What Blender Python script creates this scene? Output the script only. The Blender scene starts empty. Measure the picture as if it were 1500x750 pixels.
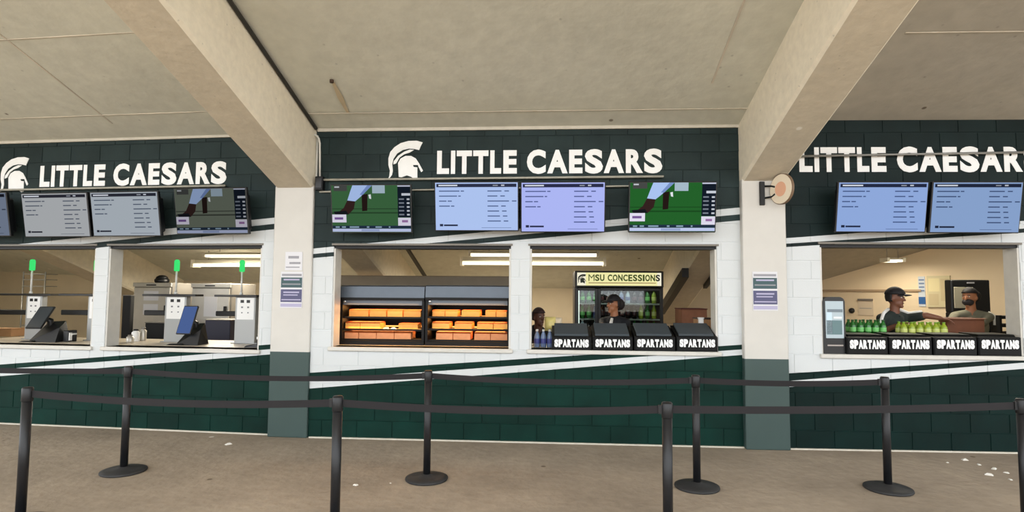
import bpy, bmesh, math, random
from mathutils import Vector, Matrix
random.seed(7)
scene = bpy.context.scene
col = scene.collection
def lin(c):
    c = c / 255.0
    return c / 12.92 if c <= 0.04045 else ((c + 0.055) / 1.055) ** 2.4
def rgb(r, g, b): return (lin(r), lin(g), lin(b), 1.0)

# ------------------------------------------------------------------ camera
FPX, EYE, PITCH, ROLL = 860.0, 1.65, math.atan(55 / 860.0), 0.0075
_F = Vector((0, math.cos(PITCH), math.sin(PITCH)))
_U0 = Vector((0, -math.sin(PITCH), math.cos(PITCH)))
_R = Vector((1, 0, 0)) * math.cos(ROLL) + _U0 * math.sin(ROLL)
_U = _U0 * math.cos(ROLL) - Vector((1, 0, 0)) * math.sin(ROLL)
cam_data = bpy.data.cameras.new('camera')
cam_data.sensor_width = 36.0
cam_data.lens = 36.0 * FPX / 1500.0
cam_data.clip_start = 0.05
cam = bpy.data.objects.new('camera', cam_data)
cam.matrix_world = Matrix(((_R.x, _U.x, -_F.x, 0), (_R.y, _U.y, -_F.y, 0), (_R.z, _U.z, -_F.z, EYE), (0, 0, 0, 1)))
col.objects.link(cam)
scene.camera = cam

# ------------------------------------------------------------------ sky and exposure
world = bpy.data.worlds.new('sky')
scene.world = world
world.use_nodes = True
wbg = world.node_tree.nodes['Background']
wbg.inputs['Color'].default_value = (0.93, 0.965, 1.0, 1.0)
wbg.inputs['Strength'].default_value = 3.5
sun_data = bpy.data.lights.new('sun', 'SUN')
sun_data.energy = 4.6; sun_data.angle = math.radians(3); sun_data.color = (1.0, 0.96, 0.89)
sun = bpy.data.objects.new('sun', sun_data); col.objects.link(sun)
sun.rotation_euler = (math.radians(27), math.radians(-8), 0)          # high sun over the open side behind the viewer
vs = scene.view_settings
vs.view_transform = 'Standard'
vs.look = 'None'
vs.exposure = 0.0
vs.gamma = 1.0
vs.use_curve_mapping = False

# ------------------------------------------------------------------ materials
MATS = {}
def mat(name, color, rough=0.6, metal=0.0, var=0.0, scale=6.0, bump=0.0, spec=0.5, var2=None, alpha=None, randv=0.0):
    """principled material with procedural noise variation in value (var), fine bump and per-object variation (randv)"""
    if name in MATS: return MATS[name]
    m = bpy.data.materials.new(name)
    m.use_nodes = True
    nt = m.node_tree; N = nt.nodes; L = nt.links
    b = N['Principled BSDF']
    b.inputs['Roughness'].default_value = rough
    b.inputs['Metallic'].default_value = metal
    b.inputs['Specular IOR Level'].default_value = spec
    b.inputs['Base Color'].default_value = color
    out = None
    if var or bump:
        tc = N.new('ShaderNodeTexCoord')
        no = N.new('ShaderNodeTexNoise'); no.inputs['Scale'].default_value = scale; no.inputs['Detail'].default_value = 6.0
        L.new(tc.outputs['Object'], no.inputs['Vector'])
        if var:
            mr = N.new('ShaderNodeMapRange')
            mr.inputs['From Min'].default_value = 0.3; mr.inputs['From Max'].default_value = 0.7
            mr.inputs['To Min'].default_value = 1 - var; mr.inputs['To Max'].default_value = 1 + var
            L.new(no.outputs['Fac'], mr.inputs['Value'])
            out = mr.outputs['Result']
        if bump:
            n2 = N.new('ShaderNodeTexNoise'); n2.inputs['Scale'].default_value = scale * 8; n2.inputs['Detail'].default_value = 4.0
            L.new(tc.outputs['Object'], n2.inputs['Vector'])
            bp = N.new('ShaderNodeBump'); bp.inputs['Strength'].default_value = bump; bp.inputs['Distance'].default_value = 0.01
            L.new(n2.outputs['Fac'], bp.inputs['Height']); L.new(bp.outputs['Normal'], b.inputs['Normal'])
    if randv:
        oi = N.new('ShaderNodeObjectInfo')
        m2 = N.new('ShaderNodeMapRange'); m2.inputs['To Min'].default_value = 1 - randv; m2.inputs['To Max'].default_value = 1 + randv
        L.new(oi.outputs['Random'], m2.inputs['Value'])
        if out is None: out = m2.outputs['Result']
        else:
            mu = N.new('ShaderNodeMath'); mu.operation = 'MULTIPLY'
            L.new(out, mu.inputs[0]); L.new(m2.outputs['Result'], mu.inputs[1]); out = mu.outputs[0]
    if out is not None:
        hs = N.new('ShaderNodeHueSaturation'); hs.inputs['Color'].default_value = color
        L.new(out, hs.inputs['Value']); L.new(hs.outputs['Color'], b.inputs['Base Color'])
    if alpha is not None: b.inputs['Alpha'].default_value = alpha
    MATS[name] = m
    return m
def emis(name, color, strength=1.0):
    if name in MATS: return MATS[name]
    m = bpy.data.materials.new(name); m.use_nodes = True
    nt = m.node_tree; nt.nodes.clear()
    e = nt.nodes.new('ShaderNodeEmission'); e.inputs['Color'].default_value = color; e.inputs['Strength'].default_value = strength
    o = nt.nodes.new('ShaderNodeOutputMaterial'); nt.links.new(e.outputs[0], o.inputs[0])
    MATS[name] = m
    return m
def glassmat(name, color=(1, 1, 1, 1), alpha=0.12):
    if name in MATS: return MATS[name]
    m = bpy.data.materials.new(name); m.use_nodes = True
    nt = m.node_tree; nt.nodes.clear()
    t = nt.nodes.new('ShaderNodeBsdfTransparent'); t.inputs['Color'].default_value = color
    g = nt.nodes.new('ShaderNodeBsdfGlossy'); g.inputs['Roughness'].default_value = 0.03
    mx = nt.nodes.new('ShaderNodeMixShader'); mx.inputs[0].default_value = alpha
    o = nt.nodes.new('ShaderNodeOutputMaterial')
    nt.links.new(t.outputs[0], mx.inputs[1]); nt.links.new(g.outputs[0], mx.inputs[2]); nt.links.new(mx.outputs[0], o.inputs[0])
    MATS[name] = m
    return m

# ------------------------------------------------------------------ mesh helpers
class MB:
    """collects simple solids and links them as ONE mesh object"""
    def __init__(s): s.v = []; s.f = []; s.mi = []; s.sm = []; s.cur = 0
    def add(s, vs_, fs_, smooth=False):
        o = len(s.v); s.v += [tuple(p) for p in vs_]
        for f in fs_:
            s.f.append([i + o for i in f]); s.mi.append(s.cur); s.sm.append(smooth)
        return s
    def box(s, a, b, ch=0.0):
        x0, y0, z0 = a; x1, y1, z1 = b
        if ch <= 0:
            V = [(x0,y0,z0),(x1,y0,z0),(x1,y1,z0),(x0,y1,z0),(x0,y0,z1),(x1,y0,z1),(x1,y1,z1),(x0,y1,z1)]
            return s.add(V, [(0,3,2,1),(4,5,6,7),(0,1,5,4),(1,2,6,5),(2,3,7,6),(3,0,4,7)])
        # chamfered box through a convex hull of 24 points
        P = []
        for ix in (0, 1):
            for iy in (0, 1):
                for iz in (0, 1):
                    X = (x0, x1)[ix]; Y = (y0, y1)[iy]; Z = (z0, z1)[iz]
                    sx = ch if ix == 0 else -ch; sy = ch if iy == 0 else -ch; sz = ch if iz == 0 else -ch
                    P += [(X, Y + sy, Z + sz), (X + sx, Y, Z + sz), (X + sx, Y + sy, Z)]
        return s.hull(P)
    def hull(s, P, smooth=False):
        bm = bmesh.new()
        for p in P: bm.verts.new(p)
        r = bmesh.ops.convex_hull(bm, input=bm.verts[:])
        junk = [g for g in r['geom_interior'] if isinstance(g, bmesh.types.BMVert)]
        if junk: bmesh.ops.delete(bm, geom=junk, context='VERTS')
        bmesh.ops.dissolve_limit(bm, angle_limit=0.01, verts=bm.verts[:], edges=bm.edges[:])
        bm.verts.index_update()
        s.add([v.co[:] for v in bm.verts], [[v.index for v in f.verts] for f in bm.faces], smooth)
        bm.free(); return s
    def prism(s, poly, y0, y1, rev=False):
        """polygon in (x, z), extruded along y"""
        n = len(poly)
        area = sum(poly[i][0] * poly[(i+1) % n][1] - poly[(i+1) % n][0] * poly[i][1] for i in range(n))
        if area < 0: poly = poly[::-1]
        V = [(p[0], y0, p[1]) for p in poly] + [(p[0], y1, p[1]) for p in poly]
        F = [list(range(n)), list(range(2*n-1, n-1, -1))] + [(i, i + n, (i+1) % n + n, (i+1) % n) for i in range(n)]
        return s.add(V, F)
    def prismx(s, poly, x0, x1):
        """polygon in (y, z), extruded along x"""
        n = len(poly)
        area = sum(poly[i][0] * poly[(i+1) % n][1] - poly[(i+1) % n][0] * poly[i][1] for i in range(n))
        if area < 0: poly = poly[::-1]
        V = [(x0, p[0], p[1]) for p in poly] + [(x1, p[0], p[1]) for p in poly]
        F = [list(range(n-1, -1, -1)), list(range(n, 2*n))] + [(i, (i+1) % n, (i+1) % n + n, i + n) for i in range(n)]
        return s.add(V, F)
    def lathe(s, prof, c=(0, 0, 0), n=20, smooth=True):
        """profile of (r, z), closed at both ends, about the z axis at c"""
        V = []; F = []
        m = len(prof)
        for r, z in prof:
            for k in range(n):
                a = 2 * math.pi * k / n
                V.append((c[0] + r * math.cos(a), c[1] + r * math.sin(a), c[2] + z))
        for j in range(m - 1):
            for k in range(n):
                k2 = (k + 1) % n
                F.append((j*n + k, j*n + k2, (j+1)*n + k2, (j+1)*n + k))
        F.append(list(range(n-1, -1, -1))); F.append([(m-1)*n + k for k in range(n)])
        return s.add(V, F, smooth)
    def tube(s, pts, r, n=10, smooth=True):
        pts = [Vector(p) for p in pts]; rs = r if isinstance(r, (list, tuple)) else [r] * len(pts)
        V = []; F = []
        t0 = (pts[1] - pts[0]).normalized()
        up = Vector((0, 0, 1)) if abs(t0.z) < 0.9 else Vector((0, 1, 0))
        nx = t0.cross(up).normalized()
        for i, p in enumerate(pts):
            if i == 0: t = (pts[1] - pts[0]).normalized()
            elif i == len(pts) - 1: t = (pts[-1] - pts[-2]).normalized()
            else: t = ((pts[i+1] - p).normalized() + (p - pts[i-1]).normalized()).normalized()
            nx = (nx - t * nx.dot(t)).normalized(); ny = t.cross(nx)
            for k in range(n):
                a = 2 * math.pi * k / n
                V.append(p + nx * (rs[i] * math.cos(a)) + ny * (rs[i] * math.sin(a)))
        m = len(pts)
        for j in range(m - 1):
            for k in range(n):
                k2 = (k + 1) % n
                F.append((j*n + k, j*n + k2, (j+1)*n + k2, (j+1)*n + k))
        F.append(list(range(n-1, -1, -1))); F.append([(m-1)*n + k for k in range(n)])
        return s.add(V, F, smooth)
    def ell(s, c, r, nu=16, nv=10, smooth=True):
        V = [(c[0], c[1], c[2] - r[2])]; F = []
        for j in range(1, nv):
            b = -math.pi / 2 + math.pi * j / nv
            for k in range(nu):
                a = 2 * math.pi * k / nu
                V.append((c[0] + r[0]*math.cos(b)*math.cos(a), c[1] + r[1]*math.cos(b)*math.sin(a), c[2] + r[2]*math.sin(b)))
        V.append((c[0], c[1], c[2] + r[2])); top = len(V) - 1
        for k in range(nu): F.append((0, 1 + (k+1) % nu, 1 + k))
        for j in range(nv - 2):
            for k in range(nu):
                k2 = (k+1) % nu
                F.append((1 + j*nu + k, 1 + j*nu + k2, 1 + (j+1)*nu + k2, 1 + (j+1)*nu + k))
        for k in range(nu): F.append((1 + (nv-2)*nu + k, 1 + (nv-2)*nu + (k+1) % nu, top))
        return s.add(V, F, smooth)
    def mesh(s, name, mats):
        me = bpy.data.meshes.new(name)
        me.from_pydata(s.v, [], s.f)
        for m in (mats if isinstance(mats, (list, tuple)) else [mats]): me.materials.append(m)
        for p, i, sm in zip(me.polygons, s.mi, s.sm): p.material_index = i; p.use_smooth = sm
        me.update()
        return me
    def build(s, name, mats, parent=None, label=None):
        o = bpy.data.objects.new(name, s.mesh(name, mats)); col.objects.link(o)
        if parent is not None: o.parent = parent
        if label: o['label'] = label
        return o
def boxpart(name, a, b, m, parent, ch=0.0, label=None): return MB().box(a, b, ch).build(name, m, parent, label)
def tag(o, label=None, cat=None, group=None, kind=None):
    if label: o['label'] = label
    if cat: o['category'] = cat
    if group: o['group'] = group
    if kind: o['kind'] = kind
    return o
def empty(name, mw, label=None, cat=None, group=None, kind=None):
    o = bpy.data.objects.new(name, None); o.empty_display_size = 0.1; col.objects.link(o)
    o.matrix_world = mw
    return tag(o, label, cat, group, kind)
def copy_tree(o, parent=None):
    c = o.copy(); col.objects.link(c)
    if parent is not None: c.parent = parent
    for ch in list(o.children): copy_tree(ch, c)
    return c

# ------------------------------------------------------------------ the three wall bays, frames (u along the wall, d into the building, z up)
class Frame:
    def __init__(s, a, b):
        s.O = Vector((a[0], a[1])); e = (Vector((b[0], b[1])) - s.O).normalized()
        s.e = e; s.n = Vector((-e.y, e.x))
        s.mw = Matrix(((e.x, s.n.x, 0, s.O.x), (e.y, s.n.y, 0, s.O.y), (0, 0, 1, 0), (0, 0, 0, 1)))
    def at(s, u, d, z=0.0, rz=0.0): return s.mw @ Matrix.Translation((u, d, z)) @ Matrix.Rotation(rz, 4, 'Z')
    def P(s, u, d, z=0.0): return s.mw @ Vector((u, d, z))
    def W(s, x, y, d=0.0):
        """(u, z) of the photograph's pixel (x, y) on the upright plane d metres behind the wall face"""
        r = _F + _R * ((x - 750) / FPX) - _U * ((y - 375) / FPX)
        k = (s.n.dot(s.O) + d) / (s.n.x * r.x + s.n.y * r.y)
        p = Vector((r.x * k, r.y * k))
        return (p - s.O).dot(s.e), EYE + r.z * k
    def span(s, x0, x1, y0, y1, d=0.0):
        ym = (y0 + y1) / 2; xm = (x0 + x1) / 2
        return s.W(x0, ym, d)[0], s.W(x1, ym, d)[0], s.W(xm, y1, d)[1], s.W(xm, y0, d)[1]
    def uv_of(s, p):
        q = Vector((p[0], p[1])) - s.O
        return q.dot(s.e), q.dot(s.n)
BL = Frame((-6.307, 7.371), (-2.784, 6.901))
BC = Frame((-2.287, 6.788), (2.531, 6.482))
BR = Frame((2.992, 6.439), (5.334, 6.342))
P1 = Frame((-2.535, 6.850), (-2.535 + math.cos(math.radians(-5.6)), 6.850 + math.sin(math.radians(-5.6))))
P2 = Frame((2.762, 6.462), (2.762 + math.cos(math.radians(-3.0)), 6.462 + math.sin(math.radians(-3.0))))
P0 = Frame((-7.80, 7.58), (-7.80 + math.cos(math.radians(-8.5)), 7.58 + math.sin(math.radians(-8.5))))
P3 = Frame((8.05, 6.22), (8.05 + math.cos(math.radians(-2.2)), 6.22 + math.sin(math.radians(-2.2))))
SLOPE = 0.345                  # the raking stand overhead: rises towards the open side
CEIL = {'L': 3.53, 'C': 3.55, 'R': 3.60}
BACK = 5.2                     # depth of the kitchen behind the wall

WHITE = rgb(212, 216, 217)
GREEN = rgb(4, 42, 35)
GREEN_TOP = rgb(37, 50, 50)  # greyer than the lower green: sheen on the upper wall put into the colour
def paint_material(name, ref, lines, green=GREEN, green_top=GREEN_TOP):
    """wall paint in the wall's own coordinates: green, a white stripe, a green stripe, the white field, and the same below; lines = six (a, b) with z = a + b*u, top to bottom"""
    m = bpy.data.materials.new(name); m.use_nodes = True
    nt = m.node_tree; N = nt.nodes; L = nt.links; b = N['Principled BSDF']
    b.inputs['Roughness'].default_value = 0.55; b.inputs['Specular IOR Level'].default_value = 0.15
    tc = N.new('ShaderNodeTexCoord'); tc.object = ref
    sp = N.new('ShaderNodeSeparateXYZ'); L.new(tc.outputs['Object'], sp.inputs[0])
    tot = None
    for i, (a, k) in enumerate(lines):
        ma = N.new('ShaderNodeMath'); ma.operation = 'MULTIPLY_ADD'
        L.new(sp.outputs['X'], ma.inputs[0]); ma.inputs[1].default_value = k; ma.inputs[2].default_value = a
        lt = N.new('ShaderNodeMath'); lt.operation = 'LESS_THAN'
        L.new(sp.outputs['Z'], lt.inputs[0]); L.new(ma.outputs[0], lt.inputs[1])
        if tot is None: tot = lt.outputs[0]
        else:
            s_ = N.new('ShaderNodeMath'); s_.operation = 'ADD'; L.new(tot, s_.inputs[0]); L.new(lt.outputs[0], s_.inputs[1]); tot = s_.outputs[0]
    md = N.new('ShaderNodeMath'); md.operation = 'MODULO'; L.new(tot, md.inputs[0]); md.inputs[1].default_value = 2.0
    no = N.new('ShaderNodeTexNoise'); no.inputs['Scale'].default_value = 3.0; no.inputs['Detail'].default_value = 8.0
    L.new(tc.outputs['Object'], no.inputs['Vector'])
    oi = N.new('ShaderNodeObjectInfo')
    r1 = N.new('ShaderNodeMapRange'); r1.inputs['To Min'].default_value = 0.86; r1.inputs['To Max'].default_value = 1.16; L.new(oi.outputs['Random'], r1.inputs['Value'])
    r2 = N.new('ShaderNodeMapRange'); r2.inputs['From Min'].default_value = 0.3; r2.inputs['From Max'].default_value = 0.7
    r2.inputs['To Min'].default_value = 0.82; r2.inputs['To Max'].default_value = 1.25; L.new(no.outputs['Fac'], r2.inputs['Value'])
    mu = N.new('ShaderNodeMath'); mu.operation = 'MULTIPLY'; L.new(r1.outputs[0], mu.inputs[0]); L.new(r2.outputs[0], mu.inputs[1])
    low = N.new('ShaderNodeMath'); low.operation = 'GREATER_THAN'; L.new(tot, low.inputs[0]); low.inputs[1].default_value = 3.5
    two = N.new('ShaderNodeMixRGB'); L.new(low.outputs[0], two.inputs[0]); two.inputs[1].default_value = green_top; two.inputs[2].default_value = green
    hs = N.new('ShaderNodeHueSaturation'); L.new(two.outputs[0], hs.inputs['Color']); L.new(mu.outputs[0], hs.inputs['Value'])
    r3 = N.new('ShaderNodeMapRange'); r3.inputs['To Min'].default_value = 0.95; r3.inputs['To Max'].default_value = 1.03; L.new(no.outputs['Fac'], r3.inputs['Value'])
    hw = N.new('ShaderNodeHueSaturation'); hw.inputs['Color'].default_value = WHITE; L.new(r3.outputs[0], hw.inputs['Value'])
    mx = N.new('ShaderNodeMixRGB'); L.new(md.outputs[0], mx.inputs[0]); L.new(hs.outputs[0], mx.inputs[1]); L.new(hw.outputs[0], mx.inputs[2])
    L.new(mx.outputs[0], b.inputs['Base Color'])
    n2 = N.new('ShaderNodeTexNoise'); n2.inputs['Scale'].default_value = 90.0; L.new(tc.outputs['Object'], n2.inputs['Vector'])
    bp = N.new('ShaderNodeBump'); bp.inputs['Strength'].default_value = 0.25; bp.inputs['Distance'].default_value = 0.004
    L.new(n2.outputs['Fac'], bp.inputs['Height']); L.new(bp.outputs['Normal'], b.inputs['Normal'])
    return m
def lines_from(fr, pairs):
    out = []
    for (xa, ya, xb, yb) in pairs:
        ua, za = fr.W(xa, ya); ub, zb = fr.W(xb, yb); k = (zb - za) / (ub - ua); out.append((za - k * ua, k))
    return out
BLK = {}
def block_mesh(w, h, m, key):
    k = (round(w, 3), round(h, 3), key)
    if k not in BLK:
        x, z, g = w / 2, h / 2, 0.003
        V = [(-x, .010, -z), (x, .010, -z), (x, .010, z), (-x, .010, z), (-x+g, 0, -z+g), (x-g, 0, -z+g), (x-g, 0, z-g), (-x+g, 0, z-g)]
        F = [(4, 5, 6, 7), (0, 1, 5, 4), (1, 2, 6, 5), (2, 3, 7, 6), (3, 0, 4, 7)]
        BLK[k] = MB().add(V, F).mesh('block', m)
    return BLK[k]
def cut(rect, holes):
    """rectangle minus rectangles -> list of rectangles"""
    out = [rect]
    for (a0, a1, b0, b1) in holes:
        nxt = []
        for (u0, u1, z0, z1) in out:
            if a1 <= u0 or a0 >= u1 or b1 <= z0 or b0 >= z1: nxt.append((u0, u1, z0, z1)); continue
            if a0 > u0: nxt.append((u0, a0, z0, z1))
            if a1 < u1: nxt.append((a1, u1, z0, z1))
            m0, m1 = max(u0, a0), min(u1, a1)
            if b0 > z0: nxt.append((m0, m1, z0, b0))
            if b1 < z1: nxt.append((m0, m1, b1, z1))
        out = nxt
    return out
def wall(name, fr, u0, u1, top, holes, lines, b0, b1, phase, green=GREEN, green_top=GREEN_TOP):
    """block wall 0.2 m thick: backing with recessed joints, each block between b0 and b1 a child"""
    us = sorted({u0, u1} | {h[0] for h in holes} | {h[1] for h in holes}); zs = sorted({0.0, top} | {h[2] for h in holes} | {h[3] for h in holes})
    F0, F1 = 0.006, 0.20
    idx = {}; mb = MB()
    def V(i, j, k):
        if (i, j, k) not in idx: idx[(i, j, k)] = len(mb.v); mb.v.append((us[i], (F0, F1)[k], zs[j]))
        return idx[(i, j, k)]
    def solid(i, j):
        if not (0 <= i < len(us)-1 and 0 <= j < len(zs)-1): return False
        cu, cz = (us[i]+us[i+1])/2, (zs[j]+zs[j+1])/2
        return not any(h[0] < cu < h[1] and h[2] < cz < h[3] for h in holes)
    fs = []
    for i in range(len(us)-1):
        for j in range(len(zs)-1):
            if not solid(i, j): continue
            fs.append((V(i,j,0), V(i+1,j,0), V(i+1,j+1,0), V(i,j+1,0)))
            fs.append((V(i,j,1), V(i,j+1,1), V(i+1,j+1,1), V(i+1,j,1)))
            if not solid(i-1, j): fs.append((V(i,j,0), V(i,j+1,0), V(i,j+1,1), V(i,j,1)))
            if not solid(i+1, j): fs.append((V(i+1,j,0), V(i+1,j,1), V(i+1,j+1,1), V(i+1,j+1,0)))
            if not solid(i, j-1): fs.append((V(i,j,0), V(i,j,1), V(i+1,j,1), V(i+1,j,0)))
            if not solid(i, j+1): fs.append((V(i,j+1,0), V(i+1,j+1,0), V(i+1,j+1,1), V(i,j+1,1)))
    for f in fs: mb.f.append(list(f)); mb.mi.append(0); mb.sm.append(False)
    ref = bpy.data.objects.new(name, None)
    me = mb.mesh(name, [])
    o = bpy.data.objects.new(name, me); bpy.data.objects.remove(ref); o.name = name
    col.objects.link(o); o.matrix_world = fr.mw; o['kind'] = 'structure'
    m = paint_material(name + '_paint', o, lines, green, green_top); me.materials.append(m)
    H, Lb, g = 0.2032, 0.4064, 0.008
    j = 0
    while j * H < top - 0.03:
        z0, z1 = j * H, min((j + 1) * H, top)
        s = b0 - Lb + phase + (Lb / 2 if j % 2 else 0.0)
        while s < b1:
            r = (max(s, b0) + g/2, min(s + Lb, b1) - g/2, z0 + g/2, z1 - g/2)
            s += Lb
            if r[1] - r[0] < 0.04: continue
            for (a0, a1, c0, c1) in cut(r, holes):
                if a1 - a0 < 0.03 or c1 - c0 < 0.02: continue
                bo = bpy.data.objects.new('block', block_mesh(a1 - a0, c1 - c0, m, name)); col.objects.link(bo)
                bo.parent = o; bo.location = ((a0 + a1) / 2, 0, (c0 + c1) / 2)
        j += 1
    return o

# openings (u0, u1, z0, z1), 0.2 m deep
def opening(fr, x0, x1, y0, y1): return fr.span(x0, x1, y0, y1, 0.0)
OL1 = opening(BL, -70, 137, 360, 505); OL2 = opening(BL, 156, 381, 360, 510)
z0L = (OL1[2] + OL2[2]) / 2; z1L = (OL1[3] + OL2[3]) / 2
OL1 = (OL1[0], OL1[1], z0L, z1L); OL2 = (OL2[0], OL2[1], z0L, z1L)
OC1 = opening(BC, 487, 748, 360, 510); OC2 = opening(BC, 776, 1051, 360, 513)
z0C = (OC1[2] + OC2[2]) / 2; z1C = (OC1[3] + OC2[3]) / 2
OC1 = (OC1[0], OC1[1], z0C, z1C); OC2 = (OC2[0], OC2[1], z0C, z1C)
OR1 = opening(BR, 1203, 1497, 358, 520)
print('sill heights', z0L, z0C, OR1[2], 'heads', z1L, z1C, OR1[3])

LL = lines_from(BL, [(0, 360.5, 400, 319), (0, 370, 400, 328), (0, 378, 400, 336), (0, 534, 397, 504.5), (0, 541, 397, 511.5), (0, 551, 397, 519)])
LC = lines_from(BC, [(470, 363, 1083, 304), (470, 371, 1083, 314), (470, 377, 1083, 323), (455, 546, 1085, 505), (455, 557, 1085, 512), (455, 569, 1085, 520)])
LR = lines_from(BR, [(1150, 349, 1480, 325), (1150, 357, 1480, 336), (1150, 362, 1480, 342), (1155, 547, 1490, 526), (1155, 558, 1490, 532), (1155, 567, 1490, 541)])
wl = wall('wall_left', BL, -8.0, 3.80, CEIL['L'], [OL1, OL2], LL, -0.9, 3.62, 0.05)
wc = wall('wall_center', BC, -0.28, 5.08, CEIL['C'], [OC1, OC2], LC, -0.02, 4.85, 0.16)
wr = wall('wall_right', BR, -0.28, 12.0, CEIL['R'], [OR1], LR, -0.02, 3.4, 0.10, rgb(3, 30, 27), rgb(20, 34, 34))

# ------------------------------------------------------------------ floor
def concrete(name, c, scale, stain, bump=0.25, chips=1.0):
    m = bpy.data.materials.new(name); m.use_nodes = True
    nt = m.node_tree; N = nt.nodes; L = nt.links; b = N['Principled BSDF']
    b.inputs['Roughness'].default_value = 0.85; b.inputs['Specular IOR Level'].default_value = 0.25
    tc = N.new('ShaderNodeTexCoord')
    n1 = N.new('ShaderNodeTexNoise'); n1.inputs['Scale'].default_value = scale; n1.inputs['Detail'].default_value = 9.0; n1.inputs['Roughness'].default_value = 0.62
    n2 = N.new('ShaderNodeTexNoise'); n2.inputs['Scale'].default_value = scale * 14; n2.inputs['Detail'].default_value = 5.0
    n3 = N.new('ShaderNodeTexVoronoi'); n3.inputs['Scale'].default_value = scale * 9
    for n in (n1, n2, n3): L.new(tc.outputs['Object'], n.inputs['Vector'])
    r1 = N.new('ShaderNodeMapRange'); r1.inputs['From Min'].default_value = 0.3; r1.inputs['From Max'].default_value = 0.72
    r1.inputs['To Min'].default_value = 1 - stain; r1.inputs['To Max'].default_value = 1 + stain; L.new(n1.outputs['Fac'], r1.inputs['Value'])
    r2 = N.new('ShaderNodeMapRange'); r2.inputs['To Min'].default_value = 0.86; r2.inputs['To Max'].default_value = 1.14; L.new(n2.outputs['Fac'], r2.inputs['Value'])
    r3 = N.new('ShaderNodeMapRange'); r3.inputs['From Min'].default_value = 0.02; r3.inputs['From Max'].default_value = 0.09
    r3.inputs['To Min'].default_value = 0.72; r3.inputs['To Max'].default_value = 1.0; L.new(n3.outputs['Distance'], r3.inputs['Value'])
    mu = N.new('ShaderNodeMath'); mu.operation = 'MULTIPLY'; L.new(r1.outputs[0], mu.inputs[0]); L.new(r2.outputs[0], mu.inputs[1])
    m3 = N.new('ShaderNodeMath'); m3.operation = 'MULTIPLY'; L.new(mu.outputs[0], m3.inputs[0]); L.new(r3.outputs[0], m3.inputs[1])
    hs = N.new('ShaderNodeHueSaturation'); hs.inputs['Color'].default_value = c; L.new(m3.outputs[0], hs.inputs['Value'])
    last = hs.outputs[0]
    for sc_, thr, rad, cc_ in ((2.1, 0.80, 0.045, rgb(240, 236, 226)), (2.7, 0.82, 0.05, rgb(96, 82, 66))):     # chips and pits
        vo = N.new('ShaderNodeTexVoronoi'); vo.inputs['Scale'].default_value = sc_; L.new(tc.outputs['Object'], vo.inputs['Vector'])
        sx = N.new('ShaderNodeSeparateColor'); L.new(vo.outputs['Color'], sx.inputs[0])
        g1 = N.new('ShaderNodeMath'); g1.operation = 'GREATER_THAN'; L.new(sx.outputs[0], g1.inputs[0]); g1.inputs[1].default_value = 1 - (1 - thr) * chips if chips else 2.0
        g2 = N.new('ShaderNodeMapRange'); L.new(vo.outputs['Distance'], g2.inputs['Value']); g2.inputs['From Min'].default_value = rad; g2.inputs['From Max'].default_value = rad * 1.6; g2.inputs['To Min'].default_value = 0.8; g2.inputs['To Max'].default_value = 0.0
        g3 = N.new('ShaderNodeMath'); g3.operation = 'MULTIPLY'; L.new(g1.outputs[0], g3.inputs[0]); L.new(g2.outputs[0], g3.inputs[1])
        mq = N.new('ShaderNodeMixRGB'); L.new(g3.outputs[0], mq.inputs[0]); L.new(last, mq.inputs[1]); mq.inputs[2].default_value = cc_; last = mq.outputs[0]
    L.new(last, b.inputs['Base Color'])
    bp = N.new('ShaderNodeBump'); bp.inputs['Strength'].default_value = bump; bp.inputs['Distance'].default_value = 0.02
    L.new(n2.outputs['Fac'], bp.inputs['Height']); L.new(bp.outputs['Normal'], b.inputs['Normal'])
    return m
M_FLOOR = concrete('floor_concrete', rgb(164, 150, 133), 0.8, 0.24, 0.5)
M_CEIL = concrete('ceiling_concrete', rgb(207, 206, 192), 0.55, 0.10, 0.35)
M_BEAM = concrete('beam_flank', rgb(236, 227, 206), 0.9, 0.06, 0.2)
M_SOFFIT = concrete('beam_underside', rgb(204, 194, 174), 0.9, 0.10, 0.3)
o = MB().box((-60, -80, -0.2), (60, 16, 0)).build('floor', M_FLOOR); o['kind'] = 'structure'

# ------------------------------------------------------------------ overhead: slabs and raking beams
OUT = 9.6                       # how far the stand reaches over the concourse in front of the wall
def slab(name, pa, pb, z, m=M_CEIL, sidea=0, sideb=0):
    A0 = pa.P(sidea, BACK + 0.3); A1 = pa.P(sidea, -OUT); B0 = pb.P(sideb, BACK + 0.3); B1 = pb.P(sideb, -OUT)
    za, zb = z - SLOPE * (BACK + 0.3), z + SLOPE * OUT
    V = [(A0.x, A0.y, za), (B0.x, B0.y, za), (B1.x, B1.y, zb), (A1.x, A1.y, zb)]
    V += [(x, y, q + 0.25) for x, y, q in V]
    o = MB().add(V, [(0, 1, 2, 3), (7, 6, 5, 4), (0, 4, 5, 1), (1, 5, 6, 2), (2, 6, 7, 3), (3, 7, 4, 0)]).build(name, m)
    o['kind'] = 'structure'
    return o
PW = 0.234
PM = Frame((-15.5, 9.0), (-15.5 + math.cos(math.radians(-13)), 9.0 + math.sin(math.radians(-13))))
PN = Frame((15.5, 6.2), (16.5, 6.2))
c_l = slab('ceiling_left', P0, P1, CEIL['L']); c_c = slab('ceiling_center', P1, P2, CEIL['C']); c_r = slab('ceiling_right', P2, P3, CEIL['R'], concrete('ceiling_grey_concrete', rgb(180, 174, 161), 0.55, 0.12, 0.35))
slab('ceiling_far_left', PM, P0, CEIL['L']); slab('ceiling_far_right', P3, PN, CEIL['R'])
ZB = {'1': P1.W(430, 275, -0.07)[1], '2': P2.W(1118, 265, -0.07)[1]}
print('beam bottoms', ZB)
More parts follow.
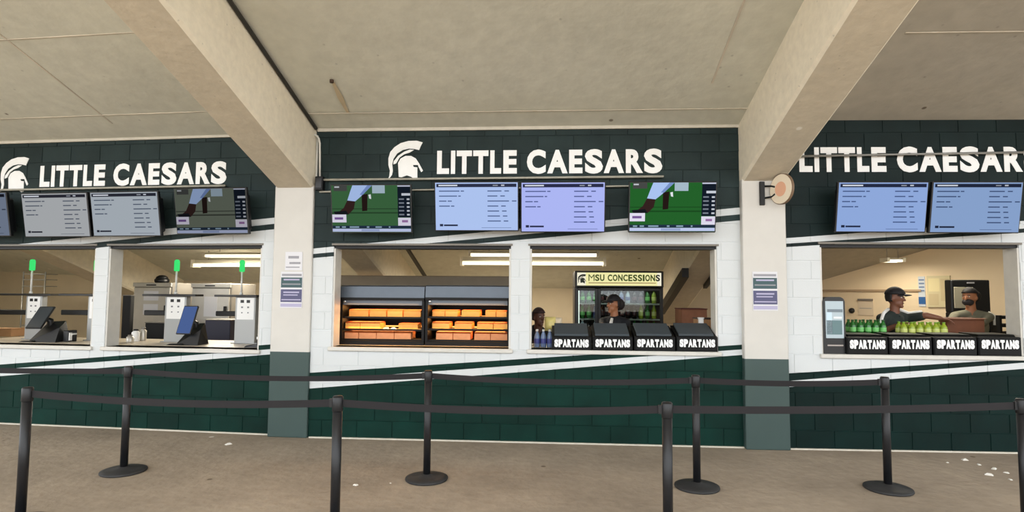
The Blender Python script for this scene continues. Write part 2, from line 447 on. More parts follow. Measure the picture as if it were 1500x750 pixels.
def beam(name, fr, zb, ztop):
    c = 0.028
    def sec(d):
        b = zb - SLOPE * (d + 0.07); t = ztop - SLOPE * d + 0.05
        return [(-PW, d, t), (-PW, d, b + c), (-PW + c, d, b), (PW - c, d, b), (PW, d, b + c), (PW, d, t)]
    V = sec(BACK + 0.2) + sec(-OUT + 0.1); n = 6
    F = [list(range(n)), list(range(2*n-1, n-1, -1))] + [(i, i + n, (i+1) % n + n, (i+1) % n) for i in range(n)]
    mb = MB(); mb.add(V, F)
    mb.mi[2 + 2] = 1                    # the underside takes a darker tone than the flanks
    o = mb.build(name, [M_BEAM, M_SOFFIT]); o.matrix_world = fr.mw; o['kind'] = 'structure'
    return o
def pier_paint():
    m = bpy.data.materials.new('pier_paint'); m.use_nodes = True
    nt = m.node_tree; N = nt.nodes; L = nt.links; b = N['Principled BSDF']; b.inputs['Roughness'].default_value = 0.5
    tc = N.new('ShaderNodeTexCoord'); sp = N.new('ShaderNodeSeparateXYZ'); L.new(tc.outputs['Object'], sp.inputs[0])
    lt = N.new('ShaderNodeMath'); lt.operation = 'LESS_THAN'; lt.inputs[1].default_value = 0.965; L.new(sp.outputs['Z'], lt.inputs[0])
    no = N.new('ShaderNodeTexNoise'); no.inputs['Scale'].default_value = 5.0; no.inputs['Detail'].default_value = 7.0; L.new(tc.outputs['Object'], no.inputs['Vector'])
    r = N.new('ShaderNodeMapRange'); r.inputs['To Min'].default_value = 0.92; r.inputs['To Max'].default_value = 1.06; L.new(no.outputs['Fac'], r.inputs['Value'])
    mx = N.new('ShaderNodeMixRGB'); mx.inputs[1].default_value = rgb(206, 203, 196); mx.inputs[2].default_value = rgb(56, 76, 73); L.new(lt.outputs[0], mx.inputs[0])
    hs = N.new('ShaderNodeHueSaturation'); L.new(mx.outputs[0], hs.inputs['Color']); L.new(r.outputs[0], hs.inputs['Value']); L.new(hs.outputs[0], b.inputs['Base Color'])
    bp = N.new('ShaderNodeBump'); bp.inputs['Strength'].default_value = 0.12; bp.inputs['Distance'].default_value = 0.01
    L.new(no.outputs['Fac'], bp.inputs['Height']); L.new(bp.outputs['Normal'], b.inputs['Normal'])
    return m
M_PIER = pier_paint()
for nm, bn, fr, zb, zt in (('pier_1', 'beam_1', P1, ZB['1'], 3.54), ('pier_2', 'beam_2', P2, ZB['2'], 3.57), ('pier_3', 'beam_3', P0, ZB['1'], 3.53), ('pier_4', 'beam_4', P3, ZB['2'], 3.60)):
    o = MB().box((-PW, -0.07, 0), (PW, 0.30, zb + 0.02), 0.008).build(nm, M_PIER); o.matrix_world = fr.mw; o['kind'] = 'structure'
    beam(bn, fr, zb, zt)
# seams left by the formwork, as thin ridges under the slabs
M_SEAM = mat('seam_mortar', rgb(204, 195, 178), 0.9, var=0.2, scale=1.5)
def seam(parent, fr, z, u0, d0, u1, d1, w=0.009, h=0.007):
    a = fr.P(u0, d0, z - SLOPE * d0); b = fr.P(u1, d1, z - SLOPE * d1)
    t = (b - a).normalized(); side = t.cross(Vector((0, 0, 1))).normalized() * w; dn = Vector((0, 0, -h))
    V = [a + side, a - side, a - side + dn, a + side + dn, b + side, b - side, b - side + dn, b + side + dn]
    MB().add(V, [(0, 1, 2, 3), (7, 6, 5, 4), (0, 4, 5, 1), (1, 5, 6, 2), (2, 6, 7, 3), (3, 7, 4, 0)]).build('formwork_seam', M_SEAM, parent)
seam(c_l, BL, CEIL['L'], 1.6, -0.3, 1.6, -8.5); seam(c_l, BL, CEIL['L'], -0.6, -1.6, 3.1, -1.6); seam(c_l, BL, CEIL['L'], -0.6, -0.45, 3.5, -0.45)
seam(c_c, BC, CEIL['C'], 0.0, -0.30, 4.85, -0.30); seam(c_r, BR, CEIL['R'], 0.6, -1.25, 3.6, -1.25)
seam(c_l, BL, CEIL['L'], 1.6, -2.9, 3.2, -2.9); seam(c_c, BC, CEIL['C'], 4.35, -0.7, 4.35, -4.2)
# rust streak below a bolt in the middle slab
q = [BC.W(486, 116, -1.0)]
def on_slab(fr, x, y, z0_):
    r = _F + _R * ((x - 750) / FPX) - _U * ((y - 375) / FPX)
    # slab height over the plan point: z0_ - SLOPE * d, with d the depth behind the wall face
    nx = fr.n; D = nx.dot(fr.O)
    k = (z0_ + SLOPE * D - EYE) / (r.z + SLOPE * (nx.x * r.x + nx.y * r.y))
    return Vector((r.x * k, r.y * k, EYE + r.z * k))
a, b = on_slab(BC, 486, 117, CEIL['C']), on_slab(BC, 510, 166, CEIL['C'])
t = (b - a).normalized(); sd_ = Vector((t.y, -t.x, 0)).normalized(); dn = Vector((0, 0, -0.003))
P_ = [a + sd_ * 0.012, a.lerp(b, 0.5) + sd_ * 0.03, b + sd_ * 0.012, b - sd_ * 0.012, a.lerp(b, 0.5) - sd_ * 0.03, a - sd_ * 0.012]
MB().add([p + dn for p in P_] + [p - dn for p in P_], [(0, 1, 2, 3, 4, 5), (11, 10, 9, 8, 7, 6)] + [(i, i + 6, (i + 1) % 6 + 6, (i + 1) % 6) for i in range(6)]).build('rust_streak', mat('rust', rgb(196, 180, 150), 0.9, var=0.1, scale=6), c_c)
MB().lathe([(0.022, -0.03), (0.022, 0.0), (0.012, 0.002)], (a.x, a.y, a.z), 10).build('bolt', mat('bolt_rust', rgb(70, 50, 36), 0.7), c_c)
# pale caulk line where block wall and slab meet, pale line along the foot of the wall
M_CAULK = mat('caulk', rgb(206, 200, 186), 0.8, var=0.08, scale=9)
for i, (fr, u0, u1, z) in enumerate(((BL, -1.2, 3.45, CEIL['L']), (BC, 0.0, 4.83, CEIL['C']))):
    o = boxpart('trim_%d' % (i + 1), (u0, -0.022, z - 0.024), (u1, 0.004, z + 0.012), M_CAULK, None); o.matrix_world = fr.mw; o['kind'] = 'structure'
for nm, fr, u0, u1 in (('left', BL, -1.2, 3.55), ('center', BC, 0.0, 4.83), ('right', BR, 0.0, 3.2)):
    o = boxpart('baseboard_' + nm, (u0, -0.02, 0), (u1, 0.004, 0.014), M_CAULK, None); o.matrix_world = fr.mw; o['kind'] = 'structure'

# ------------------------------------------------------------------ lettering and emblems
GLY = {}
def glyph(ch, bold):
    """built-in font glyph as (verts, faces) scaled to a 0..1 box, x right, z up, facing -y"""
    if (ch, bold) not in GLY:
        cu = bpy.data.curves.new('glyph', 'FONT'); cu.body = ch; cu.size = 1.0; cu.offset = bold; cu.resolution_u = 4; cu.extrude = 0.5
        ob = bpy.data.objects.new('glyph', cu); col.objects.link(ob)
        dg = bpy.context.evaluated_depsgraph_get(); dg.update()
        me = bpy.data.meshes.new_from_object(ob.evaluated_get(dg))
        bm = bmesh.new(); bm.from_mesh(me); bmesh.ops.remove_doubles(bm, verts=bm.verts[:], dist=1e-5)
        bm.verts.index_update()
        vs_ = [v.co.copy() for v in bm.verts]; fs_ = [[v.index for v in f.verts] for f in bm.faces]; bm.free()
        x0 = min(v.x for v in vs_); x1 = max(v.x for v in vs_); y0 = min(v.y for v in vs_); y1 = max(v.y for v in vs_)
        GLY[(ch, bold)] = ([((v.x - x0) / (x1 - x0), -v.z, (v.y - y0) / (y1 - y0)) for v in vs_], fs_, (x1 - x0) / (y1 - y0))
        bpy.data.objects.remove(ob); bpy.data.meshes.remove(me); bpy.data.curves.remove(cu)
    return GLY[(ch, bold)]
def put_glyph(mb, ch, x0, x1, z0, z1, y=0.0, t=0.004, bold=0.045):
    V, F, asp = glyph(ch, bold)
    mb.add([(x0 + v[0] * (x1 - x0), y + v[1] * t, z0 + v[2] * (z1 - z0)) for v in V], F)
    return mb
CREST = [(95,680),(112,640),(120,560),(97,480),(95,380),(120,290),(180,220),(270,162),(380,132),(500,130),(585,155),(560,205),(535,265),(470,250),(390,243),(300,262),(220,312),(168,390),(152,470),(162,560),(152,620),(122,660)]
HAIR = [(168,468),(172,425),(235,345),(320,288),(400,257),(462,262),(400,300),(320,325),(255,372),(208,455)]
FACE = [(250,650),(235,450),(270,385),(340,348),(420,348),(490,385),(537,455),(597,562),(570,584),(532,510),(522,480),(450,480),(462,508),(514,514),(518,680),(480,690),(430,650),(365,628),(290,655)]
def emblem(parent, x0, z0, s, m, y0, y1, outline=None):
    """helmet emblem, x0 = left edge, z0 = foot, s = height"""
    for nm, poly in (('helmet_crest', CREST), ('helmet_plume', HAIR), ('helmet_face', FACE)):
        pts = [(x0 + (px - 95) / 560.0 * s, z0 + (690 - py) / 560.0 * s) for px, py in poly]
        MB().prism(pts, y0, y1).build(nm, m, parent)
M_VINYL = mat('white_vinyl', rgb(247, 248, 247), 0.5, var=0.03, scale=7)
LSPAN = [('L', 150, 218), ('I', 228, 252), ('T', 260, 345), ('T', 352, 437), ('L', 447, 508), ('E', 520, 595), ('C', 650, 754), ('A', 762, 874), ('E', 882, 955), ('S', 968, 1066), ('A', 1070, 1180), ('R', 1190, 1282), ('S', 1288, 1386)]
def wall_sign(fr, xl, xr_scale, yb, label, helmet=True):
    """painted lettering: left edge of the first letter and baseline from the photo, cap height in metres"""
    u, z = fr.W(xl, yb)
    k = xr_scale / 1236.0                       # metres per sheet unit
    cap = 131 * k
    r = empty('wall_lettering', fr.at(u, 0, z), label, 'sign', 'pizza counter signs painted on the wall')
    for ch, a, b in LSPAN:
        over = 0.02 * cap if ch in 'CS' else 0.0
        mb = put_glyph(MB(), ch, (a - 150) * k, (b - 150) * k, -over, cap + over, -0.002, 0.004, 0.05)
        mb.build('letter', M_VINYL, r)
    if helmet: emblem(r, -280 * k + 0.01, -31 * k, 220 * k, M_VINYL, -0.005, 0.001)
    return r
def width_m(fr, x0, x1, y): return fr.W(x1, y)[0] - fr.W(x0, y)[0]
wC = width_m(BC, 640, 970, 245)
wall_sign(BC, 640, wC, 255, 'white LITTLE CAESARS lettering with helmet emblem above the four middle screens')
wall_sign(BL, 58, width_m(BL, 58, 331, 260), 274, 'white LITTLE CAESARS lettering with helmet emblem above the checkout kiosks')
wR = width_m(BR, 1171, 1498, 240) * 1236.0 / 1132.0
wall_sign(BR, 1171, wR, 252, 'white LITTLE CAESARS lettering crossed by a conduit, right of the round sign', helmet=False)

# ------------------------------------------------------------------ screens on the wall
M_BLACK = mat('black_plastic', rgb(16, 17, 20), 0.4)
M_BRKT = mat('bracket_black', rgb(20, 21, 23), 0.5, 0.3)
def screen_tv(fr, name, label, x0, x1, y0, y1, kind, tint, group, d=-0.26, tilt=10.0):
    u0, u1, z0, z1 = fr.span(x0, x1, y0, y1, d)
    w = u1 - u0; h = (z1 - z0) * 1.0; uc, zc = (u0 + u1) / 2, (z0 + z1) / 2
    h = min(h / math.cos(math.radians(tilt)), w * 0.60)
    r = empty(name, fr.at(uc, d, zc) @ Matrix.Rotation(math.radians(tilt), 4, 'X'), label, 'screen', group)
    # local: x right, y away from the viewer, z up; leaning so that the top comes forward
    MB().box((-w/2, 0.0, -h/2), (w/2, 0.045, h/2), 0.006).build('housing', M_BLACK, r)
    MB().box((-w*0.47, 0.045, -h*0.42), (w*0.47, 0.13, h*0.36), 0.02).build('back_cover', M_BLACK, r)
    arm = MB().tube([(0, 0.12, 0), (0, -d + 0.02, 0.04)], 0.03, 8).build('bracket_arm', M_BRKT, r)
    MB().box((-0.16, -d - 0.01, -0.12), (0.16, -d + 0.01, 0.2)).build('wall_plate', M_BRKT, arm)
    b = 0.012
    X = lambda t: -w/2 + b + t * (w - 2*b)
    Z = lambda t: h/2 - b - t * (h - 2*b)
    scr = MB().prism([(X(0), Z(1)), (X(1), Z(1)), (X(1), Z(0)), (X(0), Z(0))], -0.002, 0.002)
    def g(poly, color, lay=1, nm='screen_graphic'):
        key = '%s_%d_%d_%d' % ((nm,) + tuple(int(c * tint[3]) for c in color))
        m = emis(key, rgb(*[c * tint[3] for c in color]), 1.0)
        MB().prism([(X(a), Z(c)) for a, c in poly], -0.002 - 0.0012 * lay, -0.002 - 0.0012 * lay + 0.0011).build(nm, m, scr_o)
    def rect(a0, a1, c0, c1, color, lay=1, nm='screen_graphic'): g([(a0, c1), (a1, c1), (a1, c0), (a0, c0)], color, lay, nm)
    if kind == 'menu':
        scr_o = scr.build('display', emis('menu_%d_%d_%d' % tint[:3], rgb(*tint[:3]), 1.0), r)
        dk = (tint[0] * .25, tint[1] * .25, tint[2] * .3); md = (tint[0] * .52, tint[1] * .55, tint[2] * .62)
        rect(0.015, 0.985, 0.025, 0.095, dk, 1, 'menu_header')
        rect(0.04, 0.27, 0.045, 0.072, (215, 220, 230), 2, 'menu_title'); rect(0.80, 0.84, 0.045, 0.072, (190, 195, 205), 2, 'menu_title'); rect(0.70, 0.76, 0.05, 0.07, (150, 155, 165), 2, 'menu_title')
        for i, (L1, L2) in enumerate(((0.25, 0.33), (0.22, 0.29), (0.09, 0.18), (0.13, 0.21))):
            z = 0.165 + i * 0.105
            rect(0.045, 0.045 + L1, z, z + 0.024, md, 1, 'menu_line'); rect(0.06 + L1, 0.02 + L2, z, z + 0.024, md, 1, 'menu_price') if L2 - L1 > 0.05 else None
        for i, L1 in enumerate((0.17, 0.12, 0.26, 0.13, 0.14, 0.15, 0.16)):
            z = 0.165 + i * 0.105
            rect(0.635, 0.635 + L1, z, z + 0.024, md, 1, 'menu_line'); rect(0.65 + L1 + 0.02, 0.65 + L1 + 0.075, z, z + 0.024, md, 1, 'menu_price')
        rect(0.05, 0.09, 0.87, 0.92, dk, 1, 'menu_logo'); rect(0.10, 0.27, 0.88, 0.915, dk, 1, 'menu_logo'); rect(0.56, 0.92, 0.945, 0.953, md, 1, 'menu_line')
    else:
        scr_o = scr.build('display', emis('field_%d_%d_%d' % tint[:3], rgb(*tint[:3]), 1.0), r)
        G = tint[:3]
        rect(0, 0.84, 0.49, 0.51, tuple(c * 0.8 for c in G), 1)
        rect(0, 0.84, 0.57, 0.60, tuple(c * 0.75 for c in G), 1)
        rect(0.03, 0.20, 0.0, 0.12, (70, 72, 70), 1)
        rect(0.04, 0.10, 0.02, 0.05, (190, 195, 200), 2)
        g([(0.27, 0.0), (0.52, 0.0), (0.40, 0.2), (0.30, 0.34), (0.20, 0.32), (0.24, 0.13)], (170, 195, 240), 2)       # pale trousers
        g([(0.46, 0.0), (0.52, 0.0), (0.40, 0.2), (0.36, 0.2)], (120, 145, 200), 3)
        rect(0.52, 0.68, 0.0, 0.17, (165, 185, 200), 2)
        g([(0.20, 0.32), (0.30, 0.34), (0.28, 0.50), (0.21, 0.62), (0.06, 0.60), (0.15, 0.48)], (52, 34, 32), 2)      # dark leg
        g([(0.02, 0.56), (0.18, 0.54), (0.21, 0.62), (0.04, 0.62)], (22, 24, 30), 3)
        g([(0.385, 0.2), (0.46, 0.18), (0.45, 0.54), (0.385, 0.55)], (36, 24, 22), 2)
        g([(0.47, 0.2), (0.50, 0.19), (0.505, 0.29), (0.48, 0.28)], (225, 230, 235), 2)
        rect(0.84, 1, 0.0, 0.68, (20, 28, 40), 2); rect(0.84, 1, 0.005, 0.03, (200, 205, 225), 3)
        rect(0.89, 1, 0.17, 0.22, (200, 205, 215), 3)
        for q in range(5):
            z = 0.28 + q * 0.082
            rect(0.855, 0.92, z, z + 0.03, (120, 128, 140), 3); rect(0.955, 0.99, z, z + 0.035, (190, 195, 205), 3)
        rect(0.84, 1, 0.69, 0.86, (222, 218, 235), 2); rect(0.89, 0.965, 0.74, 0.79, (150, 110, 160), 3)
        rect(0.0, 0.18, 0.62, 0.79, (226, 222, 240), 2); rect(0.03, 0.14, 0.68, 0.73, (120, 90, 150), 3)
        rect(0, 1, 0.86, 0.92, (34, 48, 66), 2)
        for a, b_ in ((0.04, 0.09), (0.12, 0.17), (0.22, 0.34), (0.44, 0.47), (0.55, 0.63), (0.72, 0.74)): rect(a, b_, 0.875, 0.905, (140, 165, 185), 3)
        rect(0, 1, 0.925, 0.99, (190, 200, 235), 2); rect(0.37, 0.6, 0.935, 0.98, (150, 165, 205), 3)
    return r
GS = 'menu and game screens hung on the wall'
screen_tv(BC, 'wall_screen', 'wall screen showing a football game, beside the left pier conduit box', 485, 603, 271, 341, 'game', (54, 92, 58, 0.92), GS)
screen_tv(BC, 'wall_screen', 'menu screen, left one of the middle pair with pale blue glow', 636.5, 760, 267, 338, 'menu', (172, 194, 238, 1.0), GS)
screen_tv(BC, 'wall_screen', 'menu screen, right one of the middle pair with lavender glow', 762.5, 887, 267, 340, 'menu', (172, 182, 243, 1.0), GS)
screen_tv(BC, 'wall_screen', 'wall screen with a vivid green football game above the drinks window', 921, 1049.5, 267, 340, 'game', (36, 96, 42, 1.0), GS)
screen_tv(BL, 'wall_screen', 'dull wall screen cut off by the left edge of the view', -88, 12, 283, 346, 'menu', (104, 114, 132, 0.8), GS)
screen_tv(BL, 'wall_screen', 'grey menu screen, left one of the pair above the kiosks', 33.5, 130, 283, 347, 'menu', (160, 163, 166, 0.95), GS)
screen_tv(BL, 'wall_screen', 'grey menu screen, right one of the pair above the kiosks', 134, 233.5, 281, 346, 'menu', (158, 166, 174, 0.95), GS)
screen_tv(BL, 'wall_screen', 'faded game screen above the right kiosk window left of the pier', 256.5, 362.5, 276, 343, 'game', (78, 84, 74, 0.72), GS)
screen_tv(BR, 'wall_screen', 'blue menu screen, left one of the pair right of the round sign', 1225.5, 1358.5, 267, 340, 'menu', (142, 168, 218, 1.0), GS)
screen_tv(BR, 'wall_screen', 'blue menu screen, right one of the pair at the right edge', 1363.5, 1496.5, 267, 341, 'menu', (134, 160, 202, 0.95), GS)

# ------------------------------------------------------------------ conduits and boxes
M_CONDUIT = mat('conduit_paint', rgb(176, 172, 158), 0.55, var=0.12, scale=12)
M_STEEL = mat('galvanised', rgb(150, 150, 146), 0.45, 0.6, var=0.1, scale=20)
M_DARKPIPE = mat('dark_conduit', rgb(58, 56, 52), 0.6)
def pipe(fr, name, label, pts, r, m, n=8):
    q = [fr.P(*p) for p in pts]
    o = MB().tube([p - q[0] for p in q], r, n).build(name, m); o.location = q[0]
    return tag(o, label, 'conduit')
def px(fr, x, y, d): u, z = fr.W(x, y, d); return (u, d, z)
pipe(BC, 'conduit', 'long thin conduit running under the middle lettering', [px(BC, 471, 263.5, -0.05), px(BC, 972, 258.5, -0.05)], 0.013, M_CONDUIT)
pipe(BC, 'conduit', 'grey conduit behind the middle screens at their top edge', [px(BC, 468, 281, -0.035), px(BC, 1048, 270, -0.035)], 0.010, M_CONDUIT)
pipe(BL, 'conduit', 'conduit running above the grey menu screens of the kiosk bay', [px(BL, -60, 279.5, -0.05), px(BL, 330, 272, -0.05)], 0.013, M_CONDUIT)
pipe(BR, 'conduit', 'conduit crossing the right-hand lettering', [px(BR, 1166, 229, -0.05), px(BR, 1560, 222, -0.05)], 0.013, M_STEEL)
# conduit that follows the left beam and drops into a junction box beside the pier
zt = 3.55
jx = PW + 0.03
pipe(P1, 'conduit', 'dark conduit following the top of the left concrete beam', [(PW + 0.022, -0.10, zt + SLOPE * 0.10 - 0.035), (PW + 0.022, -7.5, zt + SLOPE * 7.5 - 0.035)], 0.020, M_DARKPIPE)
pipe(BC, 'conduit', 'pale conduit bending down into the black junction box by the pier',
     [px(BC, 460, 197, -0.05), px(BC, 464, 199, -0.05), px(BC, 467, 203, -0.05), px(BC, 468.5, 210, -0.05), px(BC, 468.5, 259, -0.05)], 0.012, mat('white_conduit', rgb(214, 212, 204), 0.5))
pipe(P1, 'conduit', 'white conduit straight down the edge of the left pier', [(PW + 0.016, -0.045, 3.48), (PW + 0.016, -0.045, 2.86)], 0.013, mat('white_conduit', rgb(214, 212, 204), 0.5))
u0, u1, z0, z1 = BC.span(463, 474, 259, 279, -0.05)
r = empty('junction_box', BC.at((u0 + u1) / 2, 0, z0), 'small black junction box on the wall beside the left pier', 'electrical box')
MB().box((-0.045, -0.085, 0), (0.045, -0.002, z1 - z0), 0.006).build('box_body', M_BRKT, r); MB().box((-0.036, -0.093, 0.02), (0.036, -0.084, z1 - z0 - 0.02), 0.003).build('box_cover', M_BLACK, r)

# ------------------------------------------------------------------ paper notices on the piers
M_PAPER = mat('notice_paper', rgb(218, 218, 222), 0.7)
M_NGREEN = mat('notice_green', rgb(62, 88, 92), 0.6); M_NBLUE = mat('notice_blue', rgb(84, 84, 118), 0.6); M_NLILAC = mat('notice_lilac', rgb(176, 172, 200), 0.6); M_NGREY = mat('notice_grey', rgb(150, 150, 156), 0.6)
def notice(fr, x0, x1, y0, y1, label, extra):
    d = -0.072
    u0, u1, z0, z1 = fr.span(x0, x1, y0, y1, d); w, h = u1 - u0, z1 - z0
    r = empty('paper_notice', fr.at((u0 + u1) / 2, d, z0), label, 'notice', 'notices on the piers')
    MB().box((-w/2, -0.003, 0), (w/2, 0.0, h)).build('sheet', M_PAPER, r)
    def st(a0, a1, c0, c1, m, nm='print_block', y=-0.0045): MB().box((-w/2 + a0*w, y, h - c1*h), (-w/2 + a1*w, y + 0.0014, h - c0*h)).build(nm, m, r)
    st(0.05, 0.95, 0.06, 0.12, M_NGREY, 'print_line')
    st(0.02, 0.98, 0.16, 0.44, M_NGREEN); st(0.14, 0.86, 0.20, 0.24, M_NLILAC, 'print_line', -0.006); st(0.08, 0.92, 0.33, 0.36, M_NGREY, 'print_line', -0.006)
    st(0.02, 0.98, 0.49, 0.84, M_NBLUE); st(0.14, 0.86, 0.55, 0.59, M_NLILAC, 'print_line', -0.006); st(0.14, 0.8, 0.63, 0.66, M_NLILAC, 'print_line', -0.006); st(0.06, 0.94, 0.76, 0.79, M_NLILAC, 'print_line', -0.006)
    st(0.02, 0.98, 0.88, 0.97, M_NLILAC, 'print_line')
    return r
notice(P1, 411, 443, 398, 451, 'white notice with green and blue blocks on the left pier', 0)
notice(P2, 1102.5, 1139, 398, 455, 'white notice with green and blue blocks on the right pier', 0)
u0, u1, z0, z1 = P1.span(418, 443, 369, 396, -0.072)
r = empty('paper_sheet', P1.at((u0 + u1) / 2, -0.072, z0), 'small white sheet with grey writing above the left pier notice', 'notice')
w, h = u1 - u0, z1 - z0
MB().box((-w/2, -0.003, 0), (w/2, 0, h)).build('sheet', M_PAPER, r)
for a0, a1, c0, c1 in ((0.18, 0.8, 0.22, 0.36), (0.25, 0.9, 0.55, 0.66), (0.05, 0.85, 0.80, 0.86)):
    MB().box((-w/2 + a0*w, -0.0045, h - c1*h), (-w/2 + a1*w, -0.0032, h - c0*h)).build('print_line', M_NGREY, r)

# ------------------------------------------------------------------ round blade sign on the right pier
uu, zz = P2.W(1143, 276, -0.28)
r = empty('blade_sign', P2.at(PW - 0.255, -0.07, zz), 'round cream blade sign on black bracket at the right pier', 'sign')
MB().box((-0.026, -0.03, -0.15), (0.026, 0.0, 0.11), 0.004).build('wall_plate', M_BRKT, r)
for z in (-0.07, 0.06):
    MB().tube([(0.03, -0.015, z), (0.09, -0.05, z * 0.9), (0.105, -0.10, z * 0.6)], 0.010, 8).build('bracket_arm', M_BRKT, r)
# disc stands out from the wall, turned partly towards the viewer
dz = MB(); n = 40; R_ = 0.158
ang = math.radians(-70)
ax = Vector((math.cos(ang), math.sin(ang), 0)); nrm = Vector((math.sin(ang), -math.cos(ang), 0))
def disc(mb, c, rad, t):
    V = []
    for s_ in (0.5, -0.5):
        for k in range(n):
            a = 2 * math.pi * k / n
            V.append(c + ax * (rad * math.cos(a)) + Vector((0, 0, rad * math.sin(a))) + nrm * (s_ * t))
    mb.add(V, [list(range(n)), list(range(2*n-1, n-1, -1))] + [(i, i + n, (i+1) % n + n, (i+1) % n) for i in range(n)])
cc = Vector((0.15, -0.17, 0.0))
disc(dz, cc, R_, 0.035); dz.build('disc', mat('sign_cream', rgb(238, 224, 200), 0.5, var=0.03, scale=8), r)
rim = MB(); disc(rim, cc, R_ + 0.008, 0.026); rim.build('rim', mat('sign_rim', rgb(120, 96, 74), 0.5), r)
inn = MB(); disc(inn, cc, R_ * 0.5, 0.038); inn.build('disc_centre', mat('sign_orange', rgb(232, 178, 146), 0.5), r)

# ------------------------------------------------------------------ belt stanchions
M_POST = mat('post_black', rgb(24, 25, 28), 0.42, 0.1, var=0.1, scale=10)
M_BASE = mat('base_rubber', rgb(40, 40, 41), 0.6, var=0.18, scale=14, bump=0.1)
M_BELT = mat('belt_web', rgb(24, 21, 24), 0.8)
def floor_pt(x, y):
    r = _F + _R * ((x - 750) / FPX) - _U * ((y - 375) / FPX); k = -EYE / r.z
    return Vector((r.x * k, r.y * k, 0))
def by_top(x, y, h=0.955):
    r = _F + _R * ((x - 750) / FPX) - _U * ((y - 375) / FPX); k = (h - EYE) / r.z
    return Vector((r.x * k, r.y * k, 0))
def stanchion(p, label, group):
    r = empty('belt_stanchion', Matrix.Translation(p), label, 'stanchion', group)
    MB().lathe([(0.185, 0.0), (0.19, 0.008), (0.187, 0.018), (0.15, 0.03), (0.05, 0.042), (0.045, 0.05)], n=32).build('base', M_BASE, r)
    MB().lathe([(0.032, 0.045), (0.032, 0.86)], n=20).build('pole', M_POST, r)
    MB().lathe([(0.0335, 0.855), (0.036, 0.86), (0.036, 0.945), (0.030, 0.955)], n=20).build('belt_head', M_POST, r)
    return r
def belt(frm, to, sag, tw=0.0):
    """belt of 50 mm webbing from one head to the clip on the next post"""
    a = frm.matrix_world.translation; b = to.matrix_world.translation - a
    L = b.length; t = b.normalized(); side = Vector((-t.y, t.x, 0))
    V = []; F = []; n = 18
    for i in range(n + 1):
        s_ = i / n; p = t * (0.03 + s_ * (L - 0.06)); z = 0.908 - sag * 4 * s_ * (1 - s_)
        roll = tw * math.sin(math.pi * s_) * 1.0
        hz = 0.0245 * math.cos(roll); hy = 0.0245 * math.sin(roll)
        for q in (1, -1):
            for e in (0.0009, -0.0009):
                V.append(p + side * (hy * q + e) + Vector((0, 0, z + hz * q)))
    for i in range(n):
        o_ = i * 4
        for a_, b_ in ((0, 1), (1, 3), (3, 2), (2, 0)): F.append((o_ + a_, o_ + b_, o_ + b_ + 4, o_ + a_ + 4))
    F.append((0, 2, 3, 1)); F.append((n*4, n*4+1, n*4+3, n*4+2))
    o = MB().add(V, F).build('belt', M_BELT, frm)
    bx = to.matrix_world.translation - a
    c = bx - t * 0.045
    cl = MB(); cl.add([c + t * dx_ + side * dy_ + Vector((0, 0, 0.908 + dz_)) for dz_ in (-0.028, 0.028) for dx_, dy_ in ((-0.012, -0.008), (0.012, -0.008), (0.012, 0.008), (-0.012, 0.008))],
                      [(0, 3, 2, 1), (4, 5, 6, 7), (0, 1, 5, 4), (1, 2, 6, 5), (2, 3, 7, 6), (3, 0, 4, 7)])
    cl.build('belt_clip', M_POST, o)
GB, GF = 'stanchions of the row nearer the counter', 'stanchions of the row nearer the viewer'
bk = [stanchion(floor_pt(*q), lb, GB) for q, lb in (
    ((-215, 683), 'black belt stanchion standing beyond the left edge of the view'),
    ((181, 691), 'black belt stanchion on round base in front of the kiosk windows'),
    ((625, 702), 'black belt stanchion on round base in front of the pizza warmers'),
    ((1021, 714), 'black belt stanchion on round base just left of the right pier'),
    ((1301, 717), 'black belt stanchion on round base in front of the right drinks window'))]
ft = [stanchion(by_top(*q), lb, GF) for q, lb in (
    ((41, 567), 'black belt stanchion at the lower left corner, nearest the viewer there'),
    ((495, 580), 'black belt stanchion in the front row below the left pier'),
    ((977, 589), 'black belt stanchion in the front row left of the right pier'),
    ((1496, 584), 'black belt stanchion cut off by the right edge of the view'))]
bpy.context.view_layer.update()
for i, s_ in ((0, 0.01), (1, 0.045), (2, 0.035), (3, 0.02)): belt(bk[i], bk[i+1], s_, (0.0, 0.5, 0.4, 0.0)[i])
for i, s_ in ((0, 0.035), (1, 0.03), (2, 0.015)): belt(ft[i], ft[i+1], s_, 0.0)

# ------------------------------------------------------------------ scraps of paper on the floor
SCR = ('second white', 'third white', 'middle white', 'fifth white', 'sixth white', 'leftmost white', 'rightmost white', 'larger white', 'lone white', 'tiny white')
M_SCRAP = mat('paper_scrap', rgb(226, 222, 212), 0.8)
for i, (x, y, s_) in enumerate(((1413, 674, .03), (1434, 681, .022), (1449, 696, .035), (1456, 687, .03), (1474, 693, .022), (1388, 678, .014), (1480, 703, .018), (521, 711, .022), (335, 651, .035), (572, 708, .01))):
    p = floor_pt(x, y)
    V = [(-s_, -s_*.6, 0.001), (s_, -s_*.7, 0.001), (s_*1.1, s_*.5, 0.001), (-s_*.8, s_*.7, 0.001), (-s_*.5, -s_*.3, s_*.5), (s_*.6, -s_*.3, s_*.35), (s_*.5, s_*.3, s_*.6), (-s_*.5, s_*.4, s_*.4)]
    o = MB().hull(V).build('paper_scrap', M_SCRAP); o.location = p; o.rotation_euler.z = i * 1.3
    where = 'by the foot of the right wall' if x > 1300 else ('near the front stanchion below the left pier' if x > 400 else 'left of the left pier')
    tag(o, (SCR[i] + ' paper scrap on the floor ' + where), 'litter', 'paper scraps on the floor')

